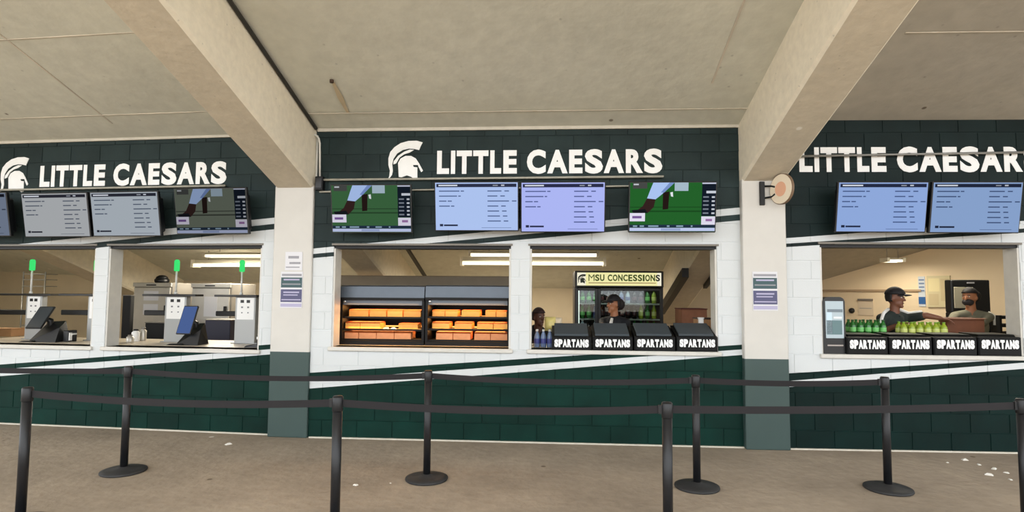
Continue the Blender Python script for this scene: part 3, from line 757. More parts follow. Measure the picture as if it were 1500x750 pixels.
# ------------------------------------------------------------------ kitchen shell behind the wall
M_KWALL = mat('kitchen_wall', rgb(200, 186, 160), 0.7, var=0.06, scale=2.0, bump=0.05)
M_KLIGHT = mat('kitchen_cream_wall', rgb(236, 216, 184), 0.6, var=0.04, scale=2.0)
def upright(name, a, b, h, m, t=0.12):
    A = Vector((a[0], a[1], 0)); B = Vector((b[0], b[1], 0)); L = (B - A).length
    o = MB().box((0, 0, 0), (L, t, h)).build(name, m)
    e = (B - A) / L; o.matrix_world = Matrix(((e.x, -e.y, 0, A.x), (e.y, e.x, 0, A.y), (0, 0, 1, 0), (0, 0, 0, 1))); o['kind'] = 'structure'
    return o
def bc(u, d): p = BC.P(u, d); return (p.x, p.y)
upright('wall_back', bc(-10.5, BACK), bc(8.5, BACK), 2.5, M_KWALL)
PA, PB = Vector((5.30, 11.95)), Vector((9.35, 6.05))
part = upright('wall_partition', PA, PB, 3.5, M_KLIGHT)
upright('wall_kitchen_left', (-12.5, 8.4), (-12.5, 13.6), 3.5, M_KWALL)
PT = Frame(PA, PB)                       # frame of the partition: d = 0 on its kitchen face, d < 0 towards the kitchen

# window frames and sills
M_FRAME = mat('frame_paint', rgb(208, 205, 197), 0.45, var=0.05, scale=9)
def window(idx, fr, op, left=True, right=True):
    u0, u1, z0, z1 = op
    o = empty('window_%d' % idx, fr.at(u0, 0, z0), kind='structure')
    w, h = u1 - u0, z1 - z0
    boxpart('sill', (-0.03, -0.035, -0.045), (w + 0.03, 0.215, 0.0), M_FRAME, o, 0.006)
    boxpart('head_trim', (-0.02, -0.012, h), (w + 0.02, 0.21, h + 0.022), mat('head_metal', rgb(120, 114, 104), 0.5), o)
    boxpart('shutter_slot', (0.0, 0.03, h - 0.035), (w, 0.19, h), M_BRKT, o)
    for x in (0.0, w - 0.02):
        boxpart('jamb', (x, 0.012, 0), (x + 0.02, 0.205, h - 0.035), M_FRAME, o)
    return o
for i, (fr, op) in enumerate(((BL, OL1), (BL, OL2), (BC, OC1), (BC, OC2), (BR, OR1))): window(i + 1, fr, op)
# serving counters behind each opening
M_CTOP = mat('counter_laminate', rgb(222, 210, 190), 0.35, var=0.05, scale=10)
M_CBODY = mat('counter_body', rgb(120, 116, 108), 0.6)
def counter(fr, u0, u1, z, depth, label):
    o = empty('serving_counter', fr.at(u0, 0.22, 0), label, 'counter', 'serving counters behind the windows')
    boxpart('worktop', (0, 0.0, z - 0.035), (u1 - u0, depth, z - 0.001), M_CTOP, o, 0.004)
    boxpart('counter_body', (0.02, 0.03, 0), (u1 - u0 - 0.02, depth - 0.04, z - 0.035), M_CBODY, o)
counter(BL, OL1[0] - 0.2, OL2[1] + 0.2, z0L, 0.95, 'pale laminate counter carrying the checkout kiosks')
counter(BC, OC1[0] - 0.1, OC1[1] + 0.10, z0C, 0.75, 'counter carrying the two pizza warmers')
counter(BC, OC2[0] - 0.10, OC2[1] + 0.1, z0C, 0.60, 'counter behind the middle row of SPARTANS bins')
counter(BR, OR1[0] - 0.1, OR1[1] + 0.2, OR1[2], 0.42, 'counter behind the right row of SPARTANS bins')

# ------------------------------------------------------------------ fluorescent fixtures in the kitchen
M_TUBE = emis('tube_glow', (1.0, 0.90, 0.66, 1), 3.2)
M_FIX = mat('fixture_white', rgb(232, 226, 208), 0.5)
def fluorescent(fr, x0, x1, y0, y1, d, label, power, rows=2):
    u0, u1, z0, z1 = fr.span(x0, x1, y0, y1, d); w = u1 - u0
    o = empty('ceiling_light', fr.at((u0 + u1) / 2, d, z0), label, 'light', 'fluorescent lights in the kitchen')
    h = z1 - z0
    MB().prismx([(-0.09, h * 0.55), (0.09, h * 0.55), (0.05, h), (-0.05, h)], -w/2, w/2).build('housing', M_FIX, o)
    for s_ in (-1, 1):
        boxpart('end_cap', (s_ * w/2 - 0.02, -0.11, 0.0), (s_ * w/2 + 0.02, 0.11, h), M_FIX, o)
        MB().tube([(-w/2 + 0.02, s_ * 0.065, h * 0.30), (w/2 - 0.02, s_ * 0.065, h * 0.30)], 0.022, 10).build('tube', M_TUBE, o)
        MB().tube([(s_ * w * 0.35, 0, h), (s_ * w * 0.35, 0, h + 0.16)], 0.006, 6).build('hanger', M_STEEL, o)
    boxpart('reflector', (-w/2 + 0.02, -0.11, h * 0.52), (w/2 - 0.02, 0.11, h * 0.58), M_FIX, o)
    ld = bpy.data.lights.new('tube_light', 'AREA'); ld.shape = 'RECTANGLE'; ld.size = w * 0.95; ld.size_y = 0.16; ld.energy = power; ld.color = (1.0, 0.90, 0.72)
    lo = bpy.data.objects.new('tube_light', ld); col.objects.link(lo); lo.parent = o; lo.location = (0, 0, -0.01)
    return o
fluorescent(BC, 677, 885, 377, 390, 3.25, 'long fluorescent fixture seen over the pizza warmers and drinks cooler', 60)
fluorescent(BC, 689, 875, 368, 376, 2.75, 'fluorescent fixture hung nearer the window above the middle pillar', 20)
fluorescent(BL, 287, 410, 381, 392, 2.95, 'fluorescent fixture above the steel cabinets of the kiosk bay', 75)
fluorescent(BL, 304, 425, 370, 377, 2.5, 'nearer fluorescent fixture at the head of the right kiosk window', 35)
fluorescent(BL, -160, 60, 322, 332, 1.5, 'added fluorescent fixture, unseen above the head of the left kiosk window', 70)  # out of view, added to brighten the kiosk bay
fluorescent(BR, 1296, 1319, 378, 384, 3.2, 'short white light on the ceiling of the right drinks counter', 10)
fluorescent(BR, 1240, 1440, 318, 328, 1.6, 'added fluorescent fixture, unseen above the head of the right drinks window', 46)  # unseen lamp, added for more light behind the right counter

# black pipe insulation along the right beam inside the kitchen, soffit duct behind the warmers
def run(fr, name, label, u, zo, d0, d1, sx, sz, zb, m, cat='duct'):
    V = []
    for d in (d0, d1):
        z = zb - SLOPE * (d + 0.07) + zo
        V += [(u - sx, d, z), (u + sx, d, z), (u + sx, d, z + sz), (u - sx, d, z + sz)]
    o = MB().add(V, [(0, 1, 2, 3), (7, 6, 5, 4), (0, 4, 5, 1), (1, 5, 6, 2), (2, 6, 7, 3), (3, 7, 4, 0)]).build(name, m); o.matrix_world = fr.mw
    return tag(o, label, cat)
run(P2, 'pipe_cover', 'black pipe cover along the left edge of the kitchen beam', -PW - 0.03, -0.14, 2.4, 4.2, 0.05, 0.14, ZB['2'], M_BLACK)
run(P2, 'pipe_cover', 'short black pipe cover along the right edge of the kitchen beam', PW - 0.02, -0.06, 2.3, 3.1, 0.03, 0.06, ZB['2'], M_BLACK)
run(P1, 'pipe_cover', 'dark pipe beside the kitchen beam over the pizza warmers', PW + 0.30, 0.50, 1.2, 4.8, 0.025, 0.05, ZB['1'], M_DARKPIPE)
u0, u1, z0, z1 = BC.span(470, 760, 404, 440, 2.2)
o = boxpart('storage_cabinet', (u0 - 0.3, 2.2, 0.0), (u1 - 0.05, 2.52, z1), mat('duct_tan', rgb(150, 136, 116), 0.6, var=0.05), None, 0.01); o.matrix_world = BC.mw
tag(o, 'long tan boxed cabinet run standing behind the pizza warmers', 'cabinet'); 
o.location = BC.P(0, 0, 0)

# ------------------------------------------------------------------ pizza warmers
M_WGREY = mat('warmer_grey', rgb(86, 94, 104), 0.35, 0.3, var=0.06, scale=6)
M_WDARK = mat('warmer_black', rgb(11, 10, 10), 0.5, 0.0, spec=0.25)
M_WCHROME = mat('warmer_chrome', rgb(190, 190, 188), 0.25, 0.9)
M_GLOW = emis('heat_lamp', (1.0, 0.42, 0.10, 1), 2.2)
WD = 0.30
def warmer(x0, x1, label):
    u0, u1, zb_, zt_ = BC.span(x0, x1, 418, 508, WD); zb_ = z0C
    w = u1 - u0; h = zt_ - zb_; dp = 0.62
    o = empty('pizza_warmer', BC.at(u0, WD, zb_), label, 'food warmer', 'pizza warmers')
    zz_ = lambda y: BC.W((x0 + x1) / 2, y, WD)[1] - zb_
    boxpart('base', (0, 0, 0.0), (w, dp, 0.05), M_WDARK, o, 0.004)
    for s_ in (0, 1): boxpart('side_panel', (s_ * (w - 0.03), 0.0, 0.05), (s_ * (w - 0.03) + 0.03, dp, zz_(437)), M_WDARK, o)
    boxpart('back_panel', (0.03, dp - 0.02, 0.05), (w - 0.03, dp, zz_(437)), M_WDARK, o)
    MB().prismx([(-0.02, zz_(437)), (dp, zz_(437)), (dp, h), (0.05, h), (-0.0, h - 0.015)], 0, w).build('hood', M_WGREY, o)
    boxpart('hood_edge', (0, -0.03, zz_(439.5)), (w, -0.002, zz_(436)), M_WDARK, o)
    boxpart('control_strip', (0.03, 0.02, zz_(447)), (w - 0.03, 0.05, zz_(440)), mat('warmer_slate', rgb(98, 104, 112), 0.4, 0.2), o)
    kn = MB().lathe([(0.018, 0), (0.018, 0.012), (0.012, 0.016)], n=14).build('knob', M_WCHROME, o); kn.rotation_euler.x = math.pi / 2; kn.location = (0.05, 0.02, zz_(442))
    shelves = []
    for y in (464.5, 482.5, 501.0):
        z = zz_(y) if y < 500 else max(zz_(y), 0.062)
        sh = boxpart('shelf', (0.03, 0.04, z - 0.012), (w - 0.03, dp - 0.02, z), M_WDARK, o)
        boxpart('shelf_rail', (0.03, 0.03, z - 0.018), (w - 0.03, 0.04, z + 0.004), M_WDARK, sh)
        shelves.append(z)
        top_ = z + (zz_(448) - zz_(466)) * 0.98
        MB().tube([(0.06, 0.34, top_), (w - 0.06, 0.34, top_)], 0.008, 8).build('heat_lamp', M_GLOW, o)
        ld = bpy.data.lights.new('heat_light', 'AREA'); ld.shape = 'RECTANGLE'; ld.size = w - 0.15; ld.size_y = 0.30; ld.energy = 7.0; ld.color = (1.0, 0.48, 0.14)
        lo = bpy.data.objects.new('heat_light', ld); col.objects.link(lo); lo.parent = o; lo.location = (w / 2, 0.14, top_ - 0.012); lo.rotation_euler.x = math.radians(-14)
    return o, u0, w, zb_, shelves
M_BOXO = mat('pizza_box_orange', rgb(248, 176, 84), 0.6, var=0.10, scale=12, randv=0.12)
M_BOXL = mat('pizza_box_lid', rgb(196, 92, 40), 0.6, var=0.12, scale=12, randv=0.12)
M_BOXP = mat('pizza_box_peach', rgb(240, 158, 104), 0.6, var=0.1, scale=12, randv=0.1)
ORD = ('first', 'second', 'third', 'fourth', 'fifth', 'sixth')
def pizza_boxes(W_, shelf, hpx, spans, dd, label):
    o, wu0, w, zb_, shelves = W_
    z = zb_ + shelves[shelf] + 0.001
    for i, (xa, xb) in enumerate(spans):
        ua = BC.W(xa, 470, WD + dd)[0]; ub = BC.W(xb, 470, WD + dd)[0] - 0.006
        ua = max(ua, wu0 + 0.032); ub = min(ub, wu0 + w - 0.032)
        h = hpx * 6.95 / 860.0; bw = ub - ua
        lab = ('orange pizza box, ' + ORD[i] + ' from the left on ' if len(spans) > 1 else 'orange pizza box alone on ') + label
        e = empty('pizza_box', BC.at((ua + ub) / 2, WD + dd, z), lab, 'box', 'pizza boxes in the warmers')
        MB().box((-bw/2, 0, 0), (bw/2, 0.26, h * 0.82), 0.003).build('box_tray', M_BOXP if shelf == 2 else M_BOXO, e)
        MB().prismx([(0.001, h * 0.82), (0.26, h * 0.82), (0.26, h), (0.02, h)], -bw/2, bw/2).build('box_lid', M_BOXL, e)
wA = warmer(498, 621.5, 'left dark pizza warmer with three lit shelves of orange boxes')
wB = warmer(623, 747, 'right dark pizza warmer with three lit shelves of orange boxes')
pizza_boxes(wA, 0, 10.5, [(511, 540), (541, 566), (567, 590), (591, 617)], 0.08, 'the top shelf of the left warmer')
pizza_boxes(wA, 1, 10, [(506, 528), (528, 557)], 0.08, 'the middle left shelf, left warmer')
pizza_boxes(wA, 1, 8, [(584, 613)], 0.14, 'the middle right shelf, left warmer')
pizza_boxes(wA, 2, 11, [(505, 526), (526, 552), (552, 578), (578, 603)], 0.08, 'the bottom shelf of the left warmer')
pizza_boxes(wB, 0, 9.5, [(633, 652), (652, 671), (676, 703), (711, 727), (727, 743)], 0.10, 'the top shelf of the right warmer')
pizza_boxes(wB, 1, 9.5, [(633, 659), (666, 692), (699, 723), (723, 745)], 0.10, 'the middle shelf of the right warmer')
pizza_boxes(wB, 2, 11.5, [(639, 664), (664, 690), (695, 719), (719, 745)], 0.10, 'the bottom shelf of the right warmer')
# crumpled foil on the warmer shelves
def foil(W_, shelf, x, label, dd=0.06):
    o, wu0, w, zb_, sh = W_
    u = BC.W(x, 470, WD + dd)[0]
    random.seed(int(x))
    P_ = [(random.uniform(-.035, .035), random.uniform(-.02, .02), random.uniform(0.0, .022)) for _ in range(14)] + [(-.03, -.02, 0), (.03, -.02, 0), (.03, .02, 0), (-.03, .02, 0)]
    q = MB().hull(P_).build('foil_packet', M_WCHROME); q.matrix_world = BC.at(u, WD + dd, zb_ + sh[shelf] + 0.001)
    tag(q, label, 'packet')
foil(wA, 1, 566, 'silvery foil packet on the middle shelf of the left warmer', 0.07)
foil(wA, 1, 577, 'second foil packet beside the lone box, left warmer', 0.09)

# ------------------------------------------------------------------ bins lettered SPARTANS
M_BIN = mat('bin_black', rgb(10, 11, 12), 0.5, spec=0.2, var=0.1, scale=8)
M_LID = mat('bin_lid', rgb(70, 78, 84), 0.3, var=0.08, scale=8)
def bins(fr, edges, yt, yl0, yl1, sill, d0, labels, group, lid_back, lidm):
    for i, (xa, xb) in enumerate(edges):
        ua, ub, z_b, z_t = fr.span(xa, xb, yt, yl1 + 4, d0); w = ub - ua - 0.006
        hf = z_t - sill
        o = empty('lettered_bin', fr.at((ua + ub) / 2, d0, sill), labels[i], 'bin', group)
        MB().prismx([(0, 0.002), (0.0, hf), (0.02, hf + 0.004), (0.34, hf + lid_back - 0.03), (0.36, hf + lid_back - 0.03), (0.36, 0.002)], -w/2, w/2).build('bin_body', M_BIN, o)
        MB().prismx([(0.03, hf + 0.006), (0.33, hf + lid_back - 0.022), (0.33, hf + lid_back), (0.05, hf + 0.03)], -w/2 + 0.03, w/2 - 0.03).build('lid', lidm, o)
        MB().box((-w/2 + 0.008, -0.008, 0.010), (w/2 - 0.008, 0.002, hf - 0.004), 0.004).build('front_panel', M_BIN, o)
        l0 = fr.W((xa + xb) / 2, yl1, d0)[1] - sill; l1 = fr.W((xa + xb) / 2, yl0, d0)[1] - sill
        tw = w * 0.87; x = -tw / 2
        ws = [0.98, 1.0, 1.1, 1.0, 0.98, 1.1, 1.05, 0.98]; k = tw / (sum(ws) + 7 * 0.07)
        for ch, cw in zip('SPARTANS', ws):
            put_glyph(MB(), ch, x, x + cw * k, l0, l1, -0.010, 0.006, 0.07).build('letter', M_VINYL, o)
            x += (cw + 0.07) * k
NB = ('leftmost', 'second from the left', 'third from the left', 'rightmost')
bins(BC, [(808, 866.5), (868, 927), (929, 989.5), (991, 1051.5)], 493.5, 497, 508.5, z0C, -0.03,
     ['black bin lettered SPARTANS, %s in the middle window' % q for q in NB], 'lettered bins in the middle window', 0.135, M_LID)
bins(BR, [(1240, 1300.5), (1302, 1365), (1367, 1431), (1432.5, 1496)], 494.5, 498, 511, OR1[2], -0.03,
     ['black bin lettered SPARTANS, %s in the right window' % q for q in NB], 'lettered bins in the right window', 0.035, M_BIN)

# ------------------------------------------------------------------ self-checkout kiosks in the left windows
M_KGREY = mat('kiosk_grey', rgb(168, 170, 170), 0.4, 0.2)
M_KWHITE = mat('kiosk_white', rgb(240, 240, 238), 0.4)
M_LAMPG = emis('status_green', rgb(60, 214, 110), 1.15)
M_POLE = mat('pole_white', rgb(220, 220, 214), 0.4)
KD = 0.70
def kiosk(xp, yt, x0, x1, s0, s1, label, arm=True):
    """xp = lamp pole, x0..x1 = pillar, s0..s1 = overhead camera bar, pixels of the photo on the plane KD behind the wall"""
    zt_ = BL.W(xp, yt, KD)[1]; base = z0L
    uc = (BL.W(x0, 460, KD)[0] + BL.W(x1, 460, KD)[0]) / 2; w = BL.W(x1, 460, KD)[0] - BL.W(x0, 460, KD)[0]
    o = empty('checkout_kiosk', BL.at(uc, KD, base), label, 'kiosk', 'self-checkout kiosks')
    zz_ = lambda y: BL.W(xp, y, KD)[1] - base
    ua, ub = BL.W(s0, yt, KD)[0] - uc, BL.W(s1, yt, KD)[0] - uc; up = BL.W(xp, yt, KD)[0] - uc
    h = zz_(yt + 1)
    MB().box((-w/2, 0, 0.0), (w/2, 0.09, h), 0.006).build('pillar', M_KGREY, o)
    st = MB().box((-w/2 + 0.03, -0.004, zz_(yt + 34)), (w/2 - 0.02, 0.0005, h - 0.01)).build('sticker', M_KWHITE, o)
    for i, (a, c, s_) in enumerate(((0.30, 0.10, 1.0), (0.66, 0.10, 1.0), (0.30, 0.40, .55), (0.66, 0.40, .55), (0.30, 0.66, .4), (0.66, 0.66, .4))):
        ww = w - 0.05; hh = h - 0.01 - zz_(yt + 34); x = -w/2 + 0.03 + a * ww; z = h - 0.01 - c * hh; q = 0.024 * s_
        MB().box((x - q, -0.006, z - q * 1.6), (x + q, -0.0035, z)).build('symbol', M_BLACK if i < 2 else mat('symbol_grey', rgb(120, 122, 126), 0.5), st)
    MB().box((ua, -0.05, h), (ub, 0.12, h + 0.028), 0.005).build('camera_bar', mat('bar_black', rgb(28, 28, 30), 0.4), o)
    MB().tube([(up, 0.05, h + 0.028), (up, 0.05, zz_(yt - 36))], 0.012, 10).build('light_pole', M_POLE, o)
    MB().lathe([(0.03, 0), (0.034, 0.01), (0.034, 0.13), (0.026, 0.15), (0.008, 0.157)], (up, 0.05, zz_(yt - 36)), 16).build('status_lamp', M_LAMPG, o)
    MB().lathe([(0.022, 0), (0.022, 0.02), (0.014, 0.035)], (up, 0.05, h + 0.028), 12).build('pole_collar', M_POLE, o)
    if arm:
        MB().box((ua - 0.02, 0.02, zz_(yt + 29.5)), (-w/2 + 0.002, 0.08, zz_(yt + 22)), 0.008).build('side_arm', mat('arm_black', rgb(12, 12, 13), 0.6), o)
    MB().box((-w/2 - 0.05, 0.0, 0.0), (w/2 + 0.05, 0.20, 0.012), 0.003).build('foot_plate', M_KGREY, o)
    return o
kiosk(40, 432, 37, 60, -8, 78, 'checkout kiosk with green status lamp, leftmost in view')
kiosk(135, 432.5, 128, 152, 90, 165, 'checkout kiosk half hidden behind the pillar between the kiosk windows')
kiosk(253.5, 433, 241, 272, 212, 290, 'checkout kiosk with green status lamp behind the blue tablet')
kiosk(350, 434, 344, 374, 317, 379, 'checkout kiosk with green status lamp nearest the left pier')
# payment tablets on stands
def tablet(x0, x1, y0, y1, d, yaw, screen, label, wide, tilt_=-28):
    u0, u1, z0_, z1_ = BL.span(x0, x1, y0, y1, d); uc = (u0 + u1) / 2
    o = empty('payment_tablet', BL.at(uc, d, z0L), label, 'tablet', 'payment tablets on the kiosk counter')
    zc = (z0_ + z1_) / 2 - z0L; h = (z1_ - z0_) / 2 * 1.12; w = 0.105
    def rot(V, yaw_=yaw, tilt=math.radians(tilt_), c=Vector((0, 0, zc))):
        M_ = Matrix.Rotation(yaw_, 3, 'Z') @ Matrix.Rotation(tilt, 3, 'X')
        return [c + M_ @ Vector(v) for v in V]
    def rbox(a, b, nm, m, par):
        t = MB().box(a, b, 0.004); t.v = [tuple(v) for v in rot(t.v)]; return t.build(nm, m, par)
    hs = rbox((-w, 0, -h), (w, 0.022, h), 'housing', M_BLACK, o)
    rbox((-w + 0.01, -0.003, -h + 0.012), (w - 0.01, 0.002, h - 0.012), 'display', screen, hs)
    MB().tube([Vector((0, 0.02, zc)), Vector((0.05, 0.10, zc - 0.05)), Vector((0.06, 0.11, 0.05))], [0.03, 0.04, 0.055], 10).build('stand_neck', M_BLACK, o)
    MB().hull([(-0.10, -0.06, 0.002), (wide, -0.06, 0.002), (wide, 0.16, 0.002), (-0.10, 0.16, 0.002), (-0.05, 0.0, 0.07), (wide - 0.02, 0.02, 0.19), (wide - 0.05, 0.14, 0.27), (0.0, 0.14, 0.26)]).build('stand_base', M_BLACK, o)
    MB().hull([(-0.20, -0.10, 0.002), (0.02, -0.10, 0.002), (0.02, 0.0, 0.002), (-0.20, 0.0, 0.002), (-0.17, -0.08, 0.016), (0.0, -0.08, 0.02), (0.0, -0.02, 0.02), (-0.17, -0.02, 0.016)]).build('card_reader', M_BLACK, o)
    return o
tablet(42, 76, 447, 482, 0.42, math.radians(6), mat('tablet_dark', rgb(66, 70, 72), 0.2), 'dark payment tablet on a black stand in the left kiosk window', 0.30, -38)
tablet(262, 286, 449, 488, 0.42, math.radians(-4), emis('tablet_blue', rgb(74, 96, 146), 1.0), 'payment tablet with a blue screen in the right kiosk window', 0.20, -20)
# receipt roll and card stand
e = empty('receipt_printer', BL.at(BL.W(97, 490, 0.45)[0], 0.45, z0L), 'small black receipt printer with white roll beside the dark tablet', 'printer')
MB().box((-0.05, 0, 0.001), (0.03, 0.14, 0.15), 0.008).build('printer_body', M_BLACK, e)
MB().tube([(0.032, 0.02, 0.10), (0.032, 0.12, 0.10)], 0.012, 8).build('paper_roll', M_KWHITE, e); MB().box((0.028, 0.01, 0.02), (0.04, 0.05, 0.12)).build('paper_strip', M_KWHITE, e)
e = empty('card_terminal', BL.at(BL.W(373, 498, 0.16)[0] - 0.02, 0.24, z0L), 'small dark card terminal at the right end of the kiosk counter', 'card reader')
MB().hull([(-0.16, -0.01, 0.001), (0.02, -0.01, 0.001), (0.02, 0.07, 0.001), (-0.16, 0.07, 0.001), (-0.14, 0.0, 0.02), (0.0, 0.0, 0.045), (0.0, 0.06, 0.05), (-0.14, 0.06, 0.025)]).build('terminal_body', M_BLACK, e)
MB().box((-0.01, 0.01, 0.04), (0.018, 0.05, 0.14), 0.004).build('terminal_stand', M_BRKT, e); MB().box((-0.006, 0.004, 0.10), (0.014, 0.012, 0.13)).build('white_key', M_KWHITE, e)

# ------------------------------------------------------------------ steel holding cabinets and clutter behind the kiosks
M_INOX = mat('stainless', rgb(196, 192, 184), 0.38, 0.55, var=0.06, scale=5)
M_INOXD = mat('stainless_dark', rgb(132, 128, 122), 0.4, 0.5)
def cabinet(x0, x1, ytop, d, label, papers):
    u0, u1, _, zt_ = BL.span(x0, x1, ytop, ytop + 1, d); w = u1 - u0; dp = 0.75
    o = empty('holding_cabinet', BL.at((u0 + u1) / 2, d, 0), label, 'cabinet', 'steel holding cabinets')
    MB().box((-w/2, 0.03, 0.12), (w/2, dp, zt_), 0.012).build('cabinet_body', M_INOXD, o)
    for z0_, z1_ in ((0.16, 0.92), (0.95, zt_ - 0.08)):
        dr = MB().box((-w/2 + 0.02, 0.0, z0_), (w/2 - 0.02, 0.03, z1_), 0.008).build('door', M_INOX, o)
        MB().box((w/2 - 0.09, -0.045, (z0_ + z1_)/2 - 0.08), (w/2 - 0.055, 0.0, (z0_ + z1_)/2 + 0.08), 0.006).build('handle', M_BRKT, dr)
    hd = MB().box((-w/2, -0.005, zt_ - 0.07), (w/2, 0.03, zt_), 0.006).build('header', M_INOX, o)
    MB().box((-0.10, -0.008, zt_ - 0.05), (0.08, -0.004, zt_ - 0.03)).build('badge', M_BRKT, hd)
    for a0, a1, c0, c1 in papers:
        MB().box((-w/2 + a0 * w, -0.004, zt_ - c1), (-w/2 + a1 * w, 0.0, zt_ - c0)).build('paper_label', M_PAPER, o)
    for sx in (-1, 1):
        for y in (0.1, dp - 0.1): MB().lathe([(0.03, 0.0), (0.045, 0.02), (0.045, 0.10), (0.03, 0.125)], (sx * (w/2 - 0.08), y, 0), 12).build('caster', M_BRKT, o)
    return o
cabinet(195, 251, 414, 2.55, 'steel holding cabinet with two paper labels, left of the pair', [(0.30, 0.68, 0.14, 0.30), (0.30, 0.68, 0.36, 0.54)])
cabinet(280, 338, 415, 2.55, 'steel holding cabinet with one tall paper label, right of the pair', [(0.35, 0.68, 0.22, 0.55)])
u, z = BL.W(231, 413, 2.75)
o = empty('cooking_pot', BL.at(u, 2.85, BL.W(231, 414, 2.55)[1] + 0.002), 'small black domed pot on the left steel cabinet', 'pot')
MB().lathe([(0.10, 0), (0.115, 0.02), (0.115, 0.06), (0.10, 0.07)], n=20).build('pot_body', M_BLACK, o); MB().lathe([(0.10, 0.07), (0.085, 0.105), (0.045, 0.13), (0.01, 0.135)], n=20).build('pot_lid', M_BRKT, o)
# dark blue bin, black rack and small jars behind the counter
def simple(name, fr, x0, x1, y0, y1, d, dp, m, label, cat, extra=None, ch=0.008, z_base=None):
    """upright boxy thing with a rim, standing on z_base (floor by default), placed by its outline in the photo"""
    u0, u1, z0_, z1_ = fr.span(x0, x1, y0, y1, d); zb_ = 0.0 if z_base is None else z_base
    o = empty(name, fr.at((u0 + u1) / 2, d, zb_), label, cat); w = u1 - u0; h = z1_ - zb_
    MB().box((-w/2, 0, 0.001), (w/2, dp, h - 0.012), ch).build('body', m, o)
    MB().box((-w/2 - 0.006, -0.006, h - 0.014), (w/2 + 0.006, dp + 0.006, h), 0.003).build('rim', extra or m, o)
    return o
M_NAVY = mat('navy_plastic', rgb(40, 42, 66), 0.5)
M_CARD = mat('cardboard', rgb(170, 128, 88), 0.8, var=0.08, scale=8)
simple('storage_tote', BL, 300, 337, 468, 496, 1.75, 0.4, M_NAVY, 'dark navy storage tote below the right steel cabinet', 'tote', M_INOXD)
simple('under_counter_fridge', BL, 212, 240, 472, 500, 1.75, 0.5, M_BRKT, 'low dark unit below the left steel cabinet', 'fridge', M_INOXD)
simple('tall_bin', BL, 178, 190, 432, 500, 1.60, 0.08, M_BRKT, 'tall narrow black shelf unit behind the kiosk window pillar', 'shelf', M_INOXD)
simple('cardboard_box', BL, -14, 16, 481, 492, 1.05, 0.22, M_CARD, 'flat brown cardboard box at the left end of the kiosk counter', 'box', None, 0.004, z0L)
def jar(fr, x, y, d, r, h, m, mc, name, label, cat, zb_):
    u = fr.W(x, y, d)[0]
    o = empty(name, fr.at(u, d, zb_), label, cat)
    MB().lathe([(r * 0.92, 0.0), (r, 0.01), (r, h * 0.75), (r * 0.55, h * 0.86), (r * 0.55, h * 0.9)], n=16).build('body', m, o)
    MB().lathe([(r * 0.62, h * 0.88), (r * 0.62, h), (r * 0.5, h * 1.02)], n=16).build('lid', mc, o)
jar(BL, 191, 490, 0.55, 0.045, 0.10, M_INOX, M_INOXD, 'sauce_jar', 'small steel jar at the left end of the right kiosk window', 'jar', z0L)
jar(BL, 199, 488, 0.75, 0.05, 0.16, M_KWHITE, M_BRKT, 'white_jar', 'white jar with dark lid beside the kiosk window pillar', 'jar', z0L)
jar(BL, 210, 488, 0.85, 0.04, 0.18, M_INOX, M_INOXD, 'steel_shaker', 'tall steel shaker left of the blue tablet', 'jar', z0L)
# wire rack on the far wall of the left window
u0, u1, z0_, z1_ = BL.span(34, 66, 398, 428, 3.0)
o = empty('wire_rack', BL.at(u0, 3.0, 0), 'thin wire shelf rack behind the leftmost kiosk', 'rack')
for x in (0, u1 - u0):
    MB().tube([(x, 0, 0.0), (x, 0, z1_)], 0.012, 8).build('upright', M_STEEL, o)
for z in (0.5, 1.0, z0_ + 0.1, z0_ + 0.22, z1_ - 0.05): MB().box((0, -0.01, z), (u1 - u0, 0.25, z + 0.015)).build('shelf', M_STEEL, o)

# ------------------------------------------------------------------ drinks cooler with lit sign
M_CBLK = mat('cooler_black', rgb(20, 18, 18), 0.4)
M_GLASS = glassmat('cooler_glass', (0.92, 0.96, 0.95, 1), 0.04)
CD = 2.45
cu0, cu1, _, czt = BC.span(842, 972, 396, 397, CD); cw = cu1 - cu0; cuc = (cu0 + cu1) / 2
cz = lambda y: BC.W(907, y, CD)[1]
cool = empty('drinks_cooler', BC.at(cuc, CD, 0), 'black drinks cooler with a lit MSU CONCESSIONS sign', 'cooler')
for s_ in (-1, 1): MB().box((s_ * (cw/2 - 0.02) - 0.02, 0.05, 0.06), (s_ * (cw/2 - 0.02) + 0.02, 0.70, cz(421))).build('side_panel', M_CBLK, cool)
MB().box((-cw/2, 0.70, 0.06), (cw/2, 0.74, cz(397))).build('back_panel', M_CBLK, cool)
MB().box((-cw/2, 0.0, 0.0), (cw/2, 0.70, 0.28), 0.01).build('base', M_CBLK, cool)
sb = MB().box((-cw/2, 0.0, cz(421)), (cw/2, 0.70, cz(397)), 0.01).build('sign_box', M_CBLK, cool)
sx0 = BC.W(845.5, 409, CD)[0] - cuc; sx1 = BC.W(968.5, 409, CD)[0] - cuc
MB().box((sx0, -0.008, cz(418.5)), (sx1, 0.002, cz(399.5))).build('sign_face', emis('sign_cream_glow', rgb(240, 234, 170), 1.0), sb)
for a, b_ in ((sx0, sx0 + 0.13), (sx1 - 0.06, sx1)): MB().box((a, -0.0095, cz(418.3)), (b_, -0.0078, cz(399.7))).build('sign_end', emis('sign_white_glow', rgb(242, 236, 214), 1.0), sb)
tx0 = BC.W(862, 405, CD)[0] - cuc; tx1 = BC.W(966.5, 405, CD)[0] - cuc
ws = [('M', 1.35), ('S', .95), ('U', 1.0), (' ', .45), ('C', 1.0), ('O', 1.05), ('N', 1.0), ('C', 1.0), ('E', .9), ('S', .95), ('S', .95), ('I', .4), ('O', 1.05), ('N', 1.0), ('S', .95)]
k = (tx1 - tx0) / (sum(w for _, w in ws) + 14 * 0.14); x = tx0
